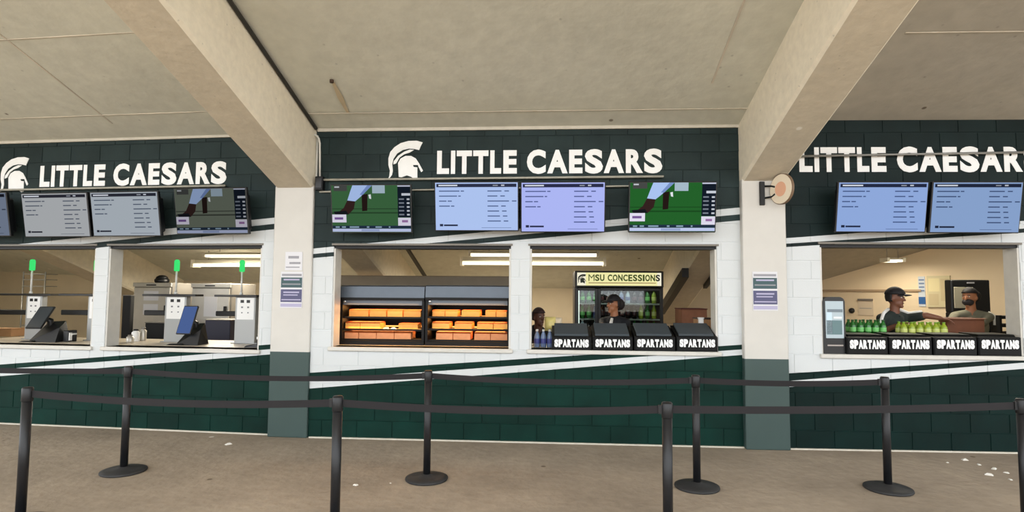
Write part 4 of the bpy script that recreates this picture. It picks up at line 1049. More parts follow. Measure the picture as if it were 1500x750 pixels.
M_SIGNG = mat('sign_olive', rgb(96, 128, 40), 0.5)
for i, (ch, w) in enumerate(ws):
    if ch != ' ': put_glyph(MB(), ch, x, x + w * k, cz(411.8), cz(402.2), -0.013, 0.006, 0.0 if ch == 'M' else 0.035).build('letter', M_SIGNG if i < 14 else mat('sign_dark', rgb(40, 60, 40), 0.5), sb)
    x += (w + 0.14) * k
MB().box((tx0, -0.010, cz(415)), (tx1 - 0.06, -0.0082, cz(414))).build('sign_line', mat('sign_red', rgb(196, 120, 70), 0.5), sb)
emblem(sb, BC.W(846.5, 409, CD)[0] - cuc, cz(415.5), cz(402) - cz(415.5), mat('sign_dark', rgb(40, 60, 40), 0.5), -0.012, -0.0098)
mx_ = BC.W(876, 450, CD)[0] - cuc
for nm, a, b_ in (('door', -cw/2 + 0.01, mx_), ('door', mx_, cw/2 - 0.01)):
    e = empty(nm, Matrix.Identity(4)); e.parent = cool
    for p, q in (((a, 0.0, 0.30), (a + 0.045, 0.05, cz(423))), ((b_ - 0.045, 0.0, 0.30), (b_, 0.05, cz(423)))): MB().box(p, q, 0.004).build('stile', M_CBLK, e)
    for z0_, z1_ in ((0.28, 0.36), (cz(426), cz(422))): MB().box((a + 0.045, 0.0, z0_), (b_ - 0.045, 0.05, z1_), 0.004).build('rail', M_CBLK, e)
    MB().box((a + 0.045, 0.02, 0.36), (b_ - 0.045, 0.028, cz(426))).build('pane', M_GLASS, e)
MB().box((-cw/2 + 0.045, 0.07, 0.30), (-cw/2 + 0.075, 0.10, cz(423))).build('interior_lamp', emis('cooler_lamp', (0.9, 1.0, 0.9, 1), 1.1), cool)
ld = bpy.data.lights.new('cooler_light', 'AREA'); ld.shape = 'RECTANGLE'; ld.size = cw - 0.2; ld.size_y = 0.08; ld.energy = 1.2; ld.color = (0.92, 1.0, 0.92)
lo = bpy.data.objects.new('cooler_light', ld); col.objects.link(lo); lo.parent = cool; lo.location = (0, 0.12, cz(424)); lo.rotation_euler.x = math.radians(-20)
shz = [cz(444.5), cz(467.5), cz(491)]
for z in shz: MB().box((-cw/2 + 0.04, 0.10, z - 0.02), (cw/2 - 0.04, 0.69, z)).build('shelf', mat('cooler_shelf', rgb(150, 160, 150), 0.5), cool)

# bottles
M_CAPW = mat('cap_white', rgb(230, 230, 226), 0.4); M_CAPG = mat('cap_green', rgb(40, 90, 40), 0.4)
def bottle_proto(name, h, r, m, mc, ml):
    o = bpy.data.objects.new(name, None); o.empty_display_size = 0.05; col.objects.link(o)
    MB().lathe([(r * .85, 0.0), (r, h * .03), (r, h * .58), (r * .82, h * .70), (r * .40, h * .86), (r * .38, h * .93)], n=14).build('body', m, o)
    MB().lathe([(r * 1.02, h * .22), (r * 1.03, h * .24), (r * 1.03, h * .48), (r * 1.02, h * .5)], n=14).build('wrapper', ml, o)
    MB().lathe([(r * .46, h * .91), (r * .46, h), (r * .40, h * 1.01)], n=12).build('cap', mc, o)
    return o
def B(name, cr, lr, mc): return (mat(name + '_pet', cr, 0.15, spec=0.6), mat(name + '_wrap', lr, 0.4), mc)
KB = {'green': B('green', rgb(38, 110, 42), rgb(120, 200, 110), M_CAPG), 'lime': B('lime', rgb(150, 170, 50), rgb(206, 214, 120), mat('cap_lime', rgb(120, 160, 50), 0.4)),
      'dark': B('cola', rgb(30, 22, 20), rgb(70, 24, 26), mat('cap_dark', rgb(30, 28, 30), 0.4)), 'blue': B('blue', rgb(120, 140, 176), rgb(74, 80, 150), M_CAPW),
      'water': B('water', rgb(170, 190, 200), rgb(80, 100, 150), M_CAPW)}
proto = {}
def put_bottle(kind, fr, u, d, z, h, r, label, group):
    k = (kind, h, r)
    if k not in proto:
        m, l, c = KB[kind]; proto[k] = bottle_proto(kind + '_bottle' if kind != 'dark' else 'cola_bottle', h, r, m, c, l); o = proto[k]
    else: o = copy_tree(proto[k])
    o.matrix_world = fr.at(u, d, z); tag(o, label, 'bottle', group)
ORD12 = ('first', 'second', 'third', 'fourth', 'fifth', 'sixth', 'seventh', 'eighth', 'ninth', 'tenth', 'eleventh', 'last')
SHN = ('top', 'middle', 'bottom')
for j, z in enumerate(shz):
    hs_ = 0.22 if j else 0.20
    for k in range(12):
        u = cu0 + 0.13 + k * (cw - 0.24) / 11
        kind = ('green', 'green', 'green', 'dark', 'dark', 'dark', 'blue', 'water', 'dark', 'dark', 'green', 'lime')[k] if j == 0 else (('green', 'green', 'blue', 'dark', 'dark', 'dark', 'dark', 'dark', 'dark', 'lime', 'green', 'lime')[k] if j == 1 else ('water', 'dark', 'water', 'dark', 'dark', 'dark', 'dark', 'green', 'green', 'green', 'green', 'green')[k])
        side = ORD12[k]
        nm_ = {'dark': 'dark cola'}.get(kind, kind)
        put_bottle(kind, BC, u, CD + 0.22, z + 0.001, hs_, 0.036, '%s bottle on the %s shelf of the cooler, %s from the left' % (nm_, SHN[j], side), 'bottles in the drinks cooler')
# bottles on the right drinks counter, on a low riser
rz0 = BR.W(1275, 468.5, 0.42)[1] - 0.23
o = simple('display_riser', BR, 1246, 1304, 491, 520, 0.36, 0.24, M_BIN, 'low black riser under the green bottles', 'stand', None, 0.006, OR1[2]); 
u0, u1 = BR.W(1246, 500, 0.36)[0], BR.W(1304, 500, 0.36)[0]
rz1 = BR.W(1275, 491, 0.36)[1] + 0.001
for row, d in ((0, 0.42), (1, 0.51)):
    for k in range(5):
        put_bottle('green', BR, u0 + 0.06 + k * (u1 - u0 - 0.10) / 4, d, rz1, max(rz0 + 0.23 - rz1, 0.16), 0.034, 'green soda bottle on the riser, %s from the left in the %s row' % (ORD[k], ('front', 'back')[row]), 'green bottles on the riser')
simple('display_riser', BR, 1322, 1396, 491, 520, 0.36, 0.24, M_BIN, 'low black riser under the yellow-green bottles', 'stand', None, 0.006, OR1[2])
u0, u1 = BR.W(1324, 500, 0.36)[0], BR.W(1394, 500, 0.36)[0]
hl = BR.W(1358, 472, 0.42)[1] - rz1
for row, d in ((0, 0.42), (1, 0.51)):
    for k in range(6):
        put_bottle('lime', BR, u0 + 0.04 + k * (u1 - u0 - 0.08) / 5, d, rz1, hl, 0.036, 'yellow-green soda bottle on the riser, %s from the left in the %s row' % (ORD[k], ('front', 'back')[row]), 'yellow-green bottles on the riser')
# water bottles at the left of the middle window, two rows
u0, u1 = BC.W(781, 490, 0.3)[0], BC.W(806, 490, 0.3)[0]
for row, d in ((0, 0.27), (1, 0.36)):
    for k in range(3):
        put_bottle('blue' if row == 0 else 'water', BC, u0 + 0.045 + k * 0.075, d, z0C + 0.001, 0.20, 0.034, ('blue-labelled' if row == 0 else 'clear') + ' water bottle left of the middle bins, %s from the left' % ORD[k], 'water bottles left of the middle bins')

# ------------------------------------------------------------------ other things on the counters
def bag(fr, x, y, d, w, h, m, label, zb_, seed):
    random.seed(seed); u = fr.W(x, y, d)[0]
    V = []; F = []; nx, nz = 6, 6
    for s_ in (-1, 1):
        for j in range(nz + 1):
            for i in range(nx + 1):
                a, c = i / nx * 2 - 1, j / nz * 2 - 1
                puff = 0.05 * (1 - abs(a) ** 3) * (1 - abs(c) ** 3) * random.uniform(.8, 1.15) + 0.002
                V.append((a * w/2, s_ * puff, h/2 + c * h/2))
    st = (nx + 1) * (nz + 1)
    for j in range(nz):
        for i in range(nx):
            p = j * (nx + 1) + i
            F.append((p, p + 1, p + nx + 2, p + nx + 1)); F.append((st + p, st + p + nx + 1, st + p + nx + 2, st + p + 1))
    ring = [i for i in range(nx + 1)] + [j * (nx + 1) + nx for j in range(1, nz + 1)] + [nz * (nx + 1) + i for i in range(nx - 1, -1, -1)] + [j * (nx + 1) for j in range(nz - 1, 0, -1)]
    for q in range(len(ring)): a, b_ = ring[q], ring[(q + 1) % len(ring)]; F.append((b_, a, st + a, st + b_))
    o = MB().add(V, F, True).build('snack_bag', m); o.matrix_world = fr.at(u, d, zb_, random.uniform(-.2, .2)); o.rotation_euler.x = math.radians(-12)
    tag(o, label, 'snack bag', 'snack bags on the counters')
M_BAGY = mat('bag_yellow', rgb(226, 208, 130), 0.35, var=0.12, scale=14); M_BAGC = mat('bag_cream', rgb(232, 214, 184), 0.4, var=0.12, scale=14); M_BAGP = mat('bag_lilac', rgb(150, 140, 170), 0.4, var=0.15, scale=14)
o = simple('snack_stand', BC, 803, 822, 486, 513, 0.44, 0.25, M_BRKT, 'small black stand under the snack bags, left of the cooler', 'stand', None, 0.006, z0C)
sz_ = BC.W(812, 486, 0.44)[1] + 0.006
bag(BC, 806, 475, 0.52, 0.13, 0.17, M_BAGY, 'yellow snack bag beside the stooping person in the middle window', sz_, 3)
bag(BC, 816, 475, 0.58, 0.13, 0.16, M_BAGC, 'cream snack bag between the yellow bag and the black tray', sz_, 4)
o = empty('serving_tray', BC.at(BC.W(836, 478, 0.62)[0], 0.62, z0C), 'black wire caddy in front of the cooler left door', 'caddy')
MB().box((-0.12, 0, 0.001), (0.12, 0.12, 0.20), 0.01).build('caddy_body', M_BLACK, o)
for k in range(4): MB().lathe([(0.022, 0.20), (0.024, 0.235), (0.012, 0.255)], (-0.085 + k * 0.057, 0.06, 0), 10).build('cup_top', mat('caddy_brown', rgb(60, 46, 40), 0.6), o)
bag(BR, 1402, 488, 0.44, 0.14, 0.14, M_BAGC, 'pale snack bag right of the yellow-green bottles', OR1[2] + 0.06, 5)
bag(BR, 1424, 488, 0.44, 0.13, 0.13, M_BAGP, 'lilac snack bag below the brown carton', OR1[2] + 0.06, 6)
bag(BR, 1443, 488, 0.44, 0.12, 0.14, M_BAGP, 'lilac snack bag at the right end of the right counter', OR1[2] + 0.06, 8)
o = simple('snack_tray', BR, 1397, 1455, 508, 520, 0.36, 0.2, M_BIN, 'low black tray holding the pale and lilac snack bags', 'tray', None, 0.006, OR1[2])
# boxes right of the cooler
simple('wooden_crate', BC, 998, 1036, 452, 480, 1.55, 0.4, mat('crate_brown', rgb(132, 84, 56), 0.7, var=0.15, scale=8), 'brown wooden crate right of the cooler, under the beam', 'crate', mat('crate_dark', rgb(92, 40, 34), 0.7))
simple('cardboard_box', BC, 1022, 1045, 466, 486, 0.53, 0.22, M_CARD, 'small cardboard box behind the rightmost middle bin', 'box', mat('box_dark', rgb(60, 44, 38), 0.7), 0.008, z0C)
o = simple('white_box', BC, 1024, 1031, 465, 480, 0.44, 0.05, M_KWHITE, 'short white box standing in front of the small cardboard box', 'box', None, 0.004, z0C)

# display unit at the left of the right window
u0, u1, z0_, z1_ = BR.span(1206, 1238.5, 435, 518, 0.0); z0_ = OR1[2]; w, h = u1 - u0, z1_ - OR1[2]
o = empty('display_unit', BR.at((u0 + u1) / 2, 0.0, OR1[2]), 'upright black display unit with rounded top left of the right bins', 'display')
pr = [(-w/2, 0.001), (w/2, 0.001), (w/2, h - 0.06)] + [(w/2 - 0.06 + 0.06 * math.cos(a * math.pi / 12), h - 0.06 + 0.06 * math.sin(a * math.pi / 12)) for a in range(1, 7)] + [(-w/2 + 0.06 - 0.06 * math.sin(a * math.pi / 12), h - 0.06 + 0.06 * math.cos(a * math.pi / 12)) for a in range(0, 7)]
MB().prism(pr, 0.0, 0.18).build('housing', M_BLACK, o)
pn = MB().box((-w/2 + 0.025, -0.004, 0.17), (w/2 - 0.02, 0.001, h - 0.045), 0.0015).build('panel', mat('panel_pale', rgb(176, 192, 200), 0.3), o)
pw, p0, p1_ = w - 0.045, 0.17, h - 0.045
for a0, a1, c0, c1, m in ((0.05, 0.9, 0.52, 0.9, mat('panel_teal', rgb(92, 122, 126), 0.4)), (0.05, 0.35, 0.3, 0.88, mat('panel_ice', rgb(200, 222, 236), 0.4)), (0.1, 0.95, 0.22, 0.30, mat('panel_slate', rgb(110, 124, 134), 0.4)), (0.45, 0.9, 0.42, 0.47, M_KWHITE)):
    MB().box((-w/2 + 0.025 + a0 * pw, -0.0065, p1_ - c1 * (p1_ - p0)), (-w/2 + 0.025 + a1 * pw, -0.0045, p1_ - c0 * (p1_ - p0))).build('picture_block', m, pn)
MB().box((-w/2 + 0.04, -0.004, 0.085), (w/2 - 0.03, 0.001, 0.10)).build('label_strip', mat('strip_pale', rgb(170, 160, 154), 0.5), o)

# ------------------------------------------------------------------ things on the partition wall behind the right window
def on_part(x, y):
    """where the photo's pixel meets the partition face: (u, z)"""
    return PT.W(x, y, 0.0)
def flat_on(name, x0, x1, y0, y1, m, label, cat, t=0.012, d=0.0):
    (ua, zt_), (ub, zb_) = PT.W(x0, y0, d), PT.W(x1, y1, d)
    (_, zt2), (_, zb2) = PT.W(x1, y0, d), PT.W(x0, y1, d)
    u0_, u1_ = min(ua, ub), max(ua, ub); z1_, z0_ = (zt_ + zt2) / 2, (zb_ + zb2) / 2
    o = empty(name, PT.at((u0_ + u1_) / 2, d, z0_), label, cat)
    MB().box((-(u1_ - u0_) / 2, -t, 0), ((u1_ - u0_) / 2, -0.001, z1_ - z0_)).build('sheet', m, o)
    return o, u1_ - u0_, z1_ - z0_
(ra, rz_), (rb, _) = PT.W(1200, 427, 0), PT.W(1350, 427, 0)
o = MB().box((0, -0.03, 0), (rb - ra, -0.001, 0.035)).build('wall_rail', mat('rail_brown', rgb(176, 150, 120), 0.6)); o.matrix_world = PT.at(ra, 0, rz_); tag(o, 'brown horizontal rail on the cream wall behind the capped person', 'rail')
o, w, h = flat_on('wall_paper', 1257, 1280, 437, 462, mat('sheet_buff', rgb(222, 204, 178), 0.7), 'buff paper sheet on the cream wall left of the capped person', 'notice')
MB().box((-w/2, -0.03, h * .86), (w/2, -0.012, h * .97)).build('clip_bar', mat('bar_grey', rgb(120, 112, 104), 0.5), o); MB().box((-w * .4, -0.015, h * .4), (w * .4, -0.012, h * .43)).build('print_line', M_NGREY, o)
o, w, h = flat_on('wall_poster', 1345, 1356.5, 405, 449, mat('poster_ice', rgb(206, 214, 224), 0.6), 'narrow white and blue poster right of the capped person', 'poster')
MB().box((-w/2, -0.016, h * .08), (w/2, -0.012, h * .32)).build('poster_block', mat('poster_blue', rgb(44, 96, 160), 0.5), o)
for c in (0.5, 0.62, 0.74, 0.86): MB().box((-w * .4, -0.0145, h * c), (w * .4, -0.012, h * (c + .05))).build('print_line', mat('poster_line', rgb(110, 132, 170), 0.5), o)
o, w, h = flat_on('notice_board', 1358, 1394, 404, 450, mat('board_cream', rgb(214, 202, 164), 0.7), 'cream notice board beside the narrow blue poster', 'notice board', 0.03)
MB().box((-w * .42, -0.033, h * .5), (w * .05, -0.03, h * .92)).build('pinned_sheet', mat('sheet_yellow', rgb(228, 216, 170), 0.7), o); MB().box((w * .1, -0.033, h * .2), (w * .45, -0.03, h * .9)).build('pinned_sheet', mat('sheet_tan', rgb(204, 188, 150), 0.7), o)
MB().box((-w * .42, -0.033, h * .06), (w * .0, -0.03, h * .42)).build('pinned_sheet', mat('sheet_tan', rgb(204, 188, 150), 0.7), o)
e = MB().lathe([(0.05, 0), (0.05, 0.02), (0.03, 0.05)], n=14).build('wall_fitting', M_BLACK)
u, z = PT.W(1248, 455, 0); e.matrix_world = PT.at(u, 0, z) @ Matrix.Rotation(math.pi / 2, 4, 'X'); tag(e, 'small round black fitting on the cream wall beside the display unit', 'fitting')
# black framed screen or oven on a dark stand at the right
u0, u1, z0_, z1_ = BR.span(1394, 1451, 410, 458, 1.75); w = u1 - u0
o = empty('counter_oven', BR.at((u0 + u1) / 2, 1.75, 0), 'black oven with a pale reflection painted on its glass front behind the second worker', 'oven')
MB().box((-w/2, 0.0, 0.0), (w/2, 0.14, z0_), 0.01).build('stand', M_BRKT, o)
MB().box((-w/2, 0.0, z0_), (w/2, 0.14, z1_), 0.012).build('oven_body', M_BLACK, o)
MB().box((-w/2 + 0.03, -0.012, z0_ + 0.06), (w * .05, 0.002, z1_ - 0.10), 0.003).build('door_glass_reflection', mat('oven_glass_reflection', rgb(176, 170, 150), 0.2), o)  # pale colour stands for a reflection in the oven front
MB().box((-w * .1, -0.014, z1_ - 0.05), (w * .08, -0.001, z1_ - 0.03)).build('badge', M_NGREY, o)
o = empty('shelf_unit', BR.at(BR.W(1484, 470, 1.7)[0], 1.7, 0), 'dark shelf unit at the right end of the right window', 'shelf')
for s_ in (-0.16, 0.30): MB().box((s_ - 0.015, 0, 0), (s_ + 0.015, 0.35, BR.W(1466, 462, 1.7)[1])).build('upright', M_BRKT, o)
for y in (463, 475, 487): z = BR.W(1466, y, 1.7)[1]; MB().box((-0.16, 0, z - 0.04), (0.30, 0.35, z)).build('shelf', M_BRKT, o)

# ------------------------------------------------------------------ people
import numpy as np
def capsule_mesh(mb, a, b, ra, rb):
    a, b = Vector(a), Vector(b); t = (b - a)
    if t.length < 1e-5: mb.ell(a, (ra, ra, ra)); return
    t.normalize(); n = 6
    pts = []; rs = []
    for k in range(n + 1):
        q = math.pi / 2 * k / n; pts.append(a - t * ra * math.cos(q)); rs.append(max(ra * math.sin(q), 0.0006))
    for k in range(n + 1):
        q = math.pi / 2 * k / n; pts.append(b + t * rb * math.sin(q)); rs.append(max(rb * math.cos(q), 0.0006))
    mb.tube(pts, rs, 14)
class Body:
    """one continuous skin grown over tapered limbs; each face takes the material of the limb it lies on"""
    def __init__(s): s.p = []
    def cap(s, a, b, ra, rb, m): s.p.append(('c', Vector(a), Vector(b), ra, rb, m)); return s
    def ell(s, c, r, m, ax=None): s.p.append(('e', Vector(c), r, ax or (Vector((1, 0, 0)), Vector((0, 1, 0)), Vector((0, 0, 1))), m)); return s
    def build(s, name, mats, parent, voxel=0.009):
        mb = MB()
        for q in s.p:
            if q[0] == 'c': capsule_mesh(mb, q[1], q[2], q[3], q[4])
            else:
                t = MB().ell((0, 0, 0), q[2], 20, 14); ax = q[3]
                mb.add([q[1] + ax[0] * v[0] + ax[1] * v[1] + ax[2] * v[2] for v in t.v], t.f, True)
        me = mb.mesh(name, [])
        ob = bpy.data.objects.new(name, me); col.objects.link(ob)
        rm = ob.modifiers.new('r', 'REMESH'); rm.mode = 'VOXEL'; rm.voxel_size = voxel; rm.use_smooth_shade = True
        sm = ob.modifiers.new('s', 'SMOOTH'); sm.factor = 0.5; sm.iterations = 3
        dg = bpy.context.evaluated_depsgraph_get(); dg.update()
        new = bpy.data.meshes.new_from_object(ob.evaluated_get(dg)); new.name = name
        ob.modifiers.clear(); ob.data = new
        new.materials.clear()
        for m in mats: new.materials.append(m)
        nf = len(new.polygons); C = np.empty(nf * 3, dtype=np.float32); new.polygons.foreach_get('center', C); C = C.reshape(-1, 3)
        best = np.full(nf, 1e9); mi = np.zeros(nf, dtype=np.int32)
        for q in s.p:
            if q[0] == 'c':
                a = np.array(q[1]); ab = np.array(q[2]) - a; t = np.clip(((C - a) @ ab) / max(ab @ ab, 1e-9), 0, 1)
                dist = np.linalg.norm(C - a - t[:, None] * ab, axis=1) - (q[3] + (q[4] - q[3]) * t)
            else:
                R_ = np.array([list(v) for v in q[3]]); L_ = (C - np.array(q[1])) @ R_.T / np.array(q[2])
                dist = (np.linalg.norm(L_, axis=1) - 1) * min(q[2])
            k = dist < best; best[k] = dist[k]; mi[k] = q[-1]
        new.polygons.foreach_set('material_index', mi); new.polygons.foreach_set('use_smooth', np.ones(nf, dtype=bool)); new.update()
        ob.parent = parent
        return ob
def hand(b, wrist, elbow, m, curl=0.5, flip=1):
    wrist, elbow = Vector(wrist), Vector(elbow); t = (wrist - elbow).normalized()
    sd = t.cross(Vector((0, 0, 1)));  sd = (sd if sd.length > 0.1 else Vector((1, 0, 0))).normalized(); dn = t.cross(sd).normalized()
    if dn.z > 0: dn = -dn
    pc = wrist + t * 0.045
    b.ell(pc, (0.050, 0.042, 0.018), m, (t, sd, dn))
    for i, (o_, L_) in enumerate(((-0.030, .066), (-0.010, .078), (0.010, .074), (0.029, .058))):
        k0 = wrist + t * 0.082 + sd * o_ * 1.05; k1 = k0 + (t * math.cos(curl * .6) + dn * math.sin(curl * .6)) * L_ * .55
        k2 = k1 + (t * math.cos(curl * 1.5) + dn * math.sin(curl * 1.5)) * L_ * .45
        b.cap(k0, k1, 0.0092, 0.0086, m); b.cap(k1, k2, 0.0086, 0.0076, m)
    th = wrist + t * 0.03 + sd * flip * 0.036
    th1 = th + (t * .7 + sd * flip * .7) * 0.038; b.cap(th, th1, 0.0115, 0.0095, m); b.cap(th1, th1 + (t * .92 + dn * .3) * 0.03, 0.0092, 0.008, m)
def person(fr, hx, hy, d, face_deg, lean, arms, mats, label, cap=None, hair=None, extra=None, sleeves=True, s=1.0, turn=None):
    """hx, hy = centre of the head in the photo, d = depth behind the wall; face_deg: 0 looks at the viewer, +90 to the right of the picture; lean = offset of the head over the hips (x, y)"""
    u, zh = fr.W(hx, hy, d)
    o = empty('person', fr.at(u - lean[0], d - lean[1], 0), label, 'person')
    a = math.radians(face_deg); f = Vector((math.sin(a), -math.cos(a), 0)); sd = Vector((math.cos(a), math.sin(a), 0)); up = Vector((0, 0, 1))
    at_ = math.radians(face_deg if turn is None else turn); ft = Vector((math.sin(at_), -math.cos(at_), 0)); st = Vector((math.cos(at_), math.sin(at_), 0))
    hd = Vector((lean[0], lean[1], zh))
    nk = hd - up * 0.16 * s - f * 0.015
    hip = Vector((0, 0, zh * 0.555 if lean == (0, 0) else min(zh * 0.60, 0.92)))
    ch = hip.lerp(nk, 0.62)
    b = Body()                              # materials: 0 skin, 1 shirt, 2 trousers, 3 shoes
    b.ell(hd + up * 0.018 * s, (0.074 * s, 0.094 * s, 0.098 * s), 0, (sd, f, up))
    b.ell(hd - up * 0.055 * s + f * 0.022, (0.056 * s, 0.066 * s, 0.060 * s), 0, (sd, f, up))
    b.cap(hd + f * 0.086 * s + up * 0.012, hd + f * 0.106 * s - up * 0.022, 0.010, 0.015, 0)
    b.ell(hd + f * 0.078 * s - up * 0.058, (0.024, 0.014, 0.010), 0, (sd, f, up))
    b.ell(hd + f * 0.070 * s - up * 0.098, (0.026, 0.022, 0.020), 0, (sd, f, up))
    for k in (-1, 1): b.ell(hd + sd * k * 0.076 * s - up * 0.005, (0.012, 0.020, 0.030), 0, (sd, f, up))
    b.cap(nk - up * 0.04, hd - up * 0.05, 0.056 * s, 0.052 * s, 0)
    # torso
    b.ell(ch, (0.165 * s, 0.115 * s, 0.21 * s), 1, (st, ft, up)); b.ell(hip.lerp(nk, 0.30), (0.145 * s, 0.11 * s, 0.18 * s), 1, (st, ft, up))
    b.ell(hip, (0.155 * s, 0.115 * s, 0.13 * s), 2, (st, ft, up))
    sh = {}
    for k in (-1, 1):
        sh[k] = nk - up * 0.085 * s + st * k * 0.172 * s
        b.cap(nk - up * 0.035, sh[k], 0.055 * s, 0.062 * s, 1)
        kn = Vector((0, 0, hip.z * 0.52)) + st * k * 0.095 + ft * 0.02; an = Vector((0, 0, 0.085)) + st * k * 0.10
        b.cap(hip + st * k * 0.085, kn, 0.085 * s, 0.058 * s, 2); b.cap(kn, an, 0.056 * s, 0.040 * s, 2)
        b.cap(an - up * 0.045, an - up * 0.05 + ft * 0.13, 0.036, 0.03, 3)
        el, wr = arms[k]
        el, wr = Vector(el), Vector(wr)
        if sleeves == 'long': b.cap(sh[k], el, 0.058 * s, 0.046 * s, 1); b.cap(el, wr, 0.045 * s, 0.034 * s, 1)
        else:
            md = sh[k].lerp(el, 0.78); b.cap(sh[k], md, 0.060 * s, 0.054 * s, 1); b.cap(md, el, 0.043 * s, 0.040 * s, 0); b.cap(el, wr, 0.040 * s, 0.027 * s, 0)
        hand(b, wr, el, 0, 0.55, -k)
    body = b.build('body', mats, o)
    for k in (-1, 1):
        MB().ell(hd + f * 0.084 * s + sd * k * 0.030 + up * 0.012, (0.012, 0.010, 0.007), 10, 6).build('eye', mat('eye_white', rgb(214, 206, 198), 0.3), body)
        MB().ell(hd + f * 0.0935 * s + sd * k * 0.030 + up * 0.012, (0.005, 0.004, 0.005), 8, 6).build('iris', mat('iris_dark', rgb(30, 22, 18), 0.2), body)
        MB().tube([hd + f * 0.090 * s + sd * k * 0.014 + up * 0.030, hd + f * 0.086 * s + sd * k * 0.046 + up * 0.032], 0.004, 6).build('eyebrow', mat('hair_black', rgb(24, 20, 20), 0.7), body)
    MB().tube([hd + f * 0.089 * s - sd * 0.02 - up * 0.058, hd + f * 0.093 * s - up * 0.060, hd + f * 0.089 * s + sd * 0.02 - up * 0.058], 0.0035, 6).build('mouth', mat('lip', rgb(96, 48, 42), 0.5), body)
    def shell(nm, m, c, r, zmin, fmax, par, thick=1.0):
        """part of an ellipsoid: above zmin, and behind fmax (towards the face) below the brow"""
        t = MB().ell((0, 0, 0), r, 28, 18); V = [c + sd * v[0] + f * v[1] + up * v[2] for v in t.v]
        keep = []
        for fc in t.f:
            cz_ = sum(t.v[i][2] for i in fc) / len(fc); cf = sum(t.v[i][1] for i in fc) / len(fc)
            if cz_ > zmin and (cf < fmax or cz_ > 0.045): keep.append(fc)
        q = MB(); q.add(V, keep, True); ob = q.build(nm, m, par)
        md_ = ob.modifiers.new('thickness', 'SOLIDIFY'); md_.thickness = 0.008; md_.offset = -1
        return ob
    if hair:
        if hair[1]:  b_ = shell('hair', hair[0], hd + up * 0.020, (0.082 * s, 0.102 * s, 0.110 * s), -0.055, -0.005, body)
        if len(hair) > 2: MB().ell(hd - f * 0.10 + up * hair[3], (hair[2], hair[2], hair[2] * 1.1), 18, 12).build('hair_bun', hair[0], body)
    if cap:
        cp = shell('cap', cap, hd + up * 0.030, (0.090 * s, 0.110 * s, 0.106 * s), 0.026, 9, body)
        V = []; F = []; n = 10
        for lv in (0.0, -0.006):
            for row in range(3):
                for i in range(n + 1):
                    t = i / n * 2 - 1; rr = row / 2
                    base = f * (0.106 * math.sqrt(max(1 - (t * 0.85) ** 2, 0)))
                    V.append(hd + up * (0.056 + lv - 0.016 * t * t - 0.012 * rr) + sd * (t * 0.076) + base + f * (0.075 * rr * math.sqrt(max(1 - t * t * .8, 0))))
        m_ = (n + 1) * 3
        for row in range(2):
            for i in range(n):
                p = row * (n + 1) + i; F.append((p, p + 1, p + n + 2, p + n + 1)); F.append((m_ + p, m_ + p + n + 1, m_ + p + n + 2, m_ + p + 1))
        ring = list(range(n + 1)) + [n + 1 + n, 2 * (n + 1) + n] + [2 * (n + 1) + i for i in range(n - 1, -1, -1)] + [n + 1]
        for i in range(len(ring)): a_, c_ = ring[i], ring[(i + 1) % len(ring)]; F.append((c_, a_, m_ + a_, m_ + c_))
        MB().add(V, F, True).build('cap_brim', cap, body)
    if extra: extra(o, body, hd, nk, sh, ft, st, up)
    return o
M_SKIN1 = mat('skin_brown', rgb(118, 74, 54), 0.5); M_SKIN2 = mat('skin_tan', rgb(170, 112, 76), 0.5); M_SKIN3 = mat('skin_dark', rgb(96, 60, 46), 0.5)
M_SHIRTG = mat('shirt_dark_green', rgb(30, 40, 36), 0.8, var=0.12, scale=14); M_SHIRTB = mat('shirt_black', rgb(22, 22, 26), 0.8, var=0.12, scale=14); M_OLIVE = mat('jacket_olive', rgb(112, 110, 92), 0.8, var=0.12, scale=12)
M_TROUS = mat('trousers_dark', rgb(34, 36, 42), 0.85); M_SHOE = mat('shoe_black', rgb(20, 20, 20), 0.5); M_CAPB = mat('cap_black', rgb(22, 20, 24), 0.7); M_HAIR = mat('hair_black', rgb(24, 20, 20), 0.7); M_HAIRR = mat('hair_auburn', rgb(46, 24, 22), 0.7)
M_TRIM = mat('piping_white', rgb(238, 236, 230), 0.6)

# worker in cap and dark green polo, right window
dA = 0.80
uA, zA = BR.W(1311, 437, dA)
LA = lambda x, y, dd: Vector((BR.W(x, y, dd)[0] - uA, dd - dA, BR.W(x, y, dd)[1]))
def trimA(o, body, hd, nk, sh, ft, st, up):
    for k in (-1, 1):
        e = (LA(1291, 486, 0.72), LA(1356, 462, 0.66))[0 if k < 0 else 1]
        q = [nk - up * 0.035 + st * k * 0.07 + up * 0.064 - ft * 0.01, sh[k] + up * 0.066 + ft * 0.03, sh[k].lerp(e, 0.45) + (up * 0.060 if k > 0 else -st * 0.058) + ft * 0.035, sh[k].lerp(e, 0.76) + (up * 0.054 if k > 0 else -st * 0.052) + ft * 0.012]
        MB().tube(q, 0.019, 8).build('shoulder_stripe', M_TRIM, body)
    c = nk + up * 0.0
    MB().tube([c + st * 0.066 - up * 0.01, c + ft * 0.075 - up * 0.05, c - st * 0.066 - up * 0.01], 0.012, 8).build('collar', M_SHIRTG, body)
person(BR, 1311, 437, dA, 38, (0, 0), {-1: (LA(1291, 486, 0.72), LA(1313, 477, 0.60)), 1: (LA(1356, 462, 0.66), LA(1377, 466, 0.58))},
       [M_SKIN1, M_SHIRTG, M_TROUS, M_SHOE], 'worker in black cap and dark green shirt with white shoulder stripes, arm stretched out', cap=M_CAPB, hair=(M_HAIR, True), extra=trimA, turn=12)
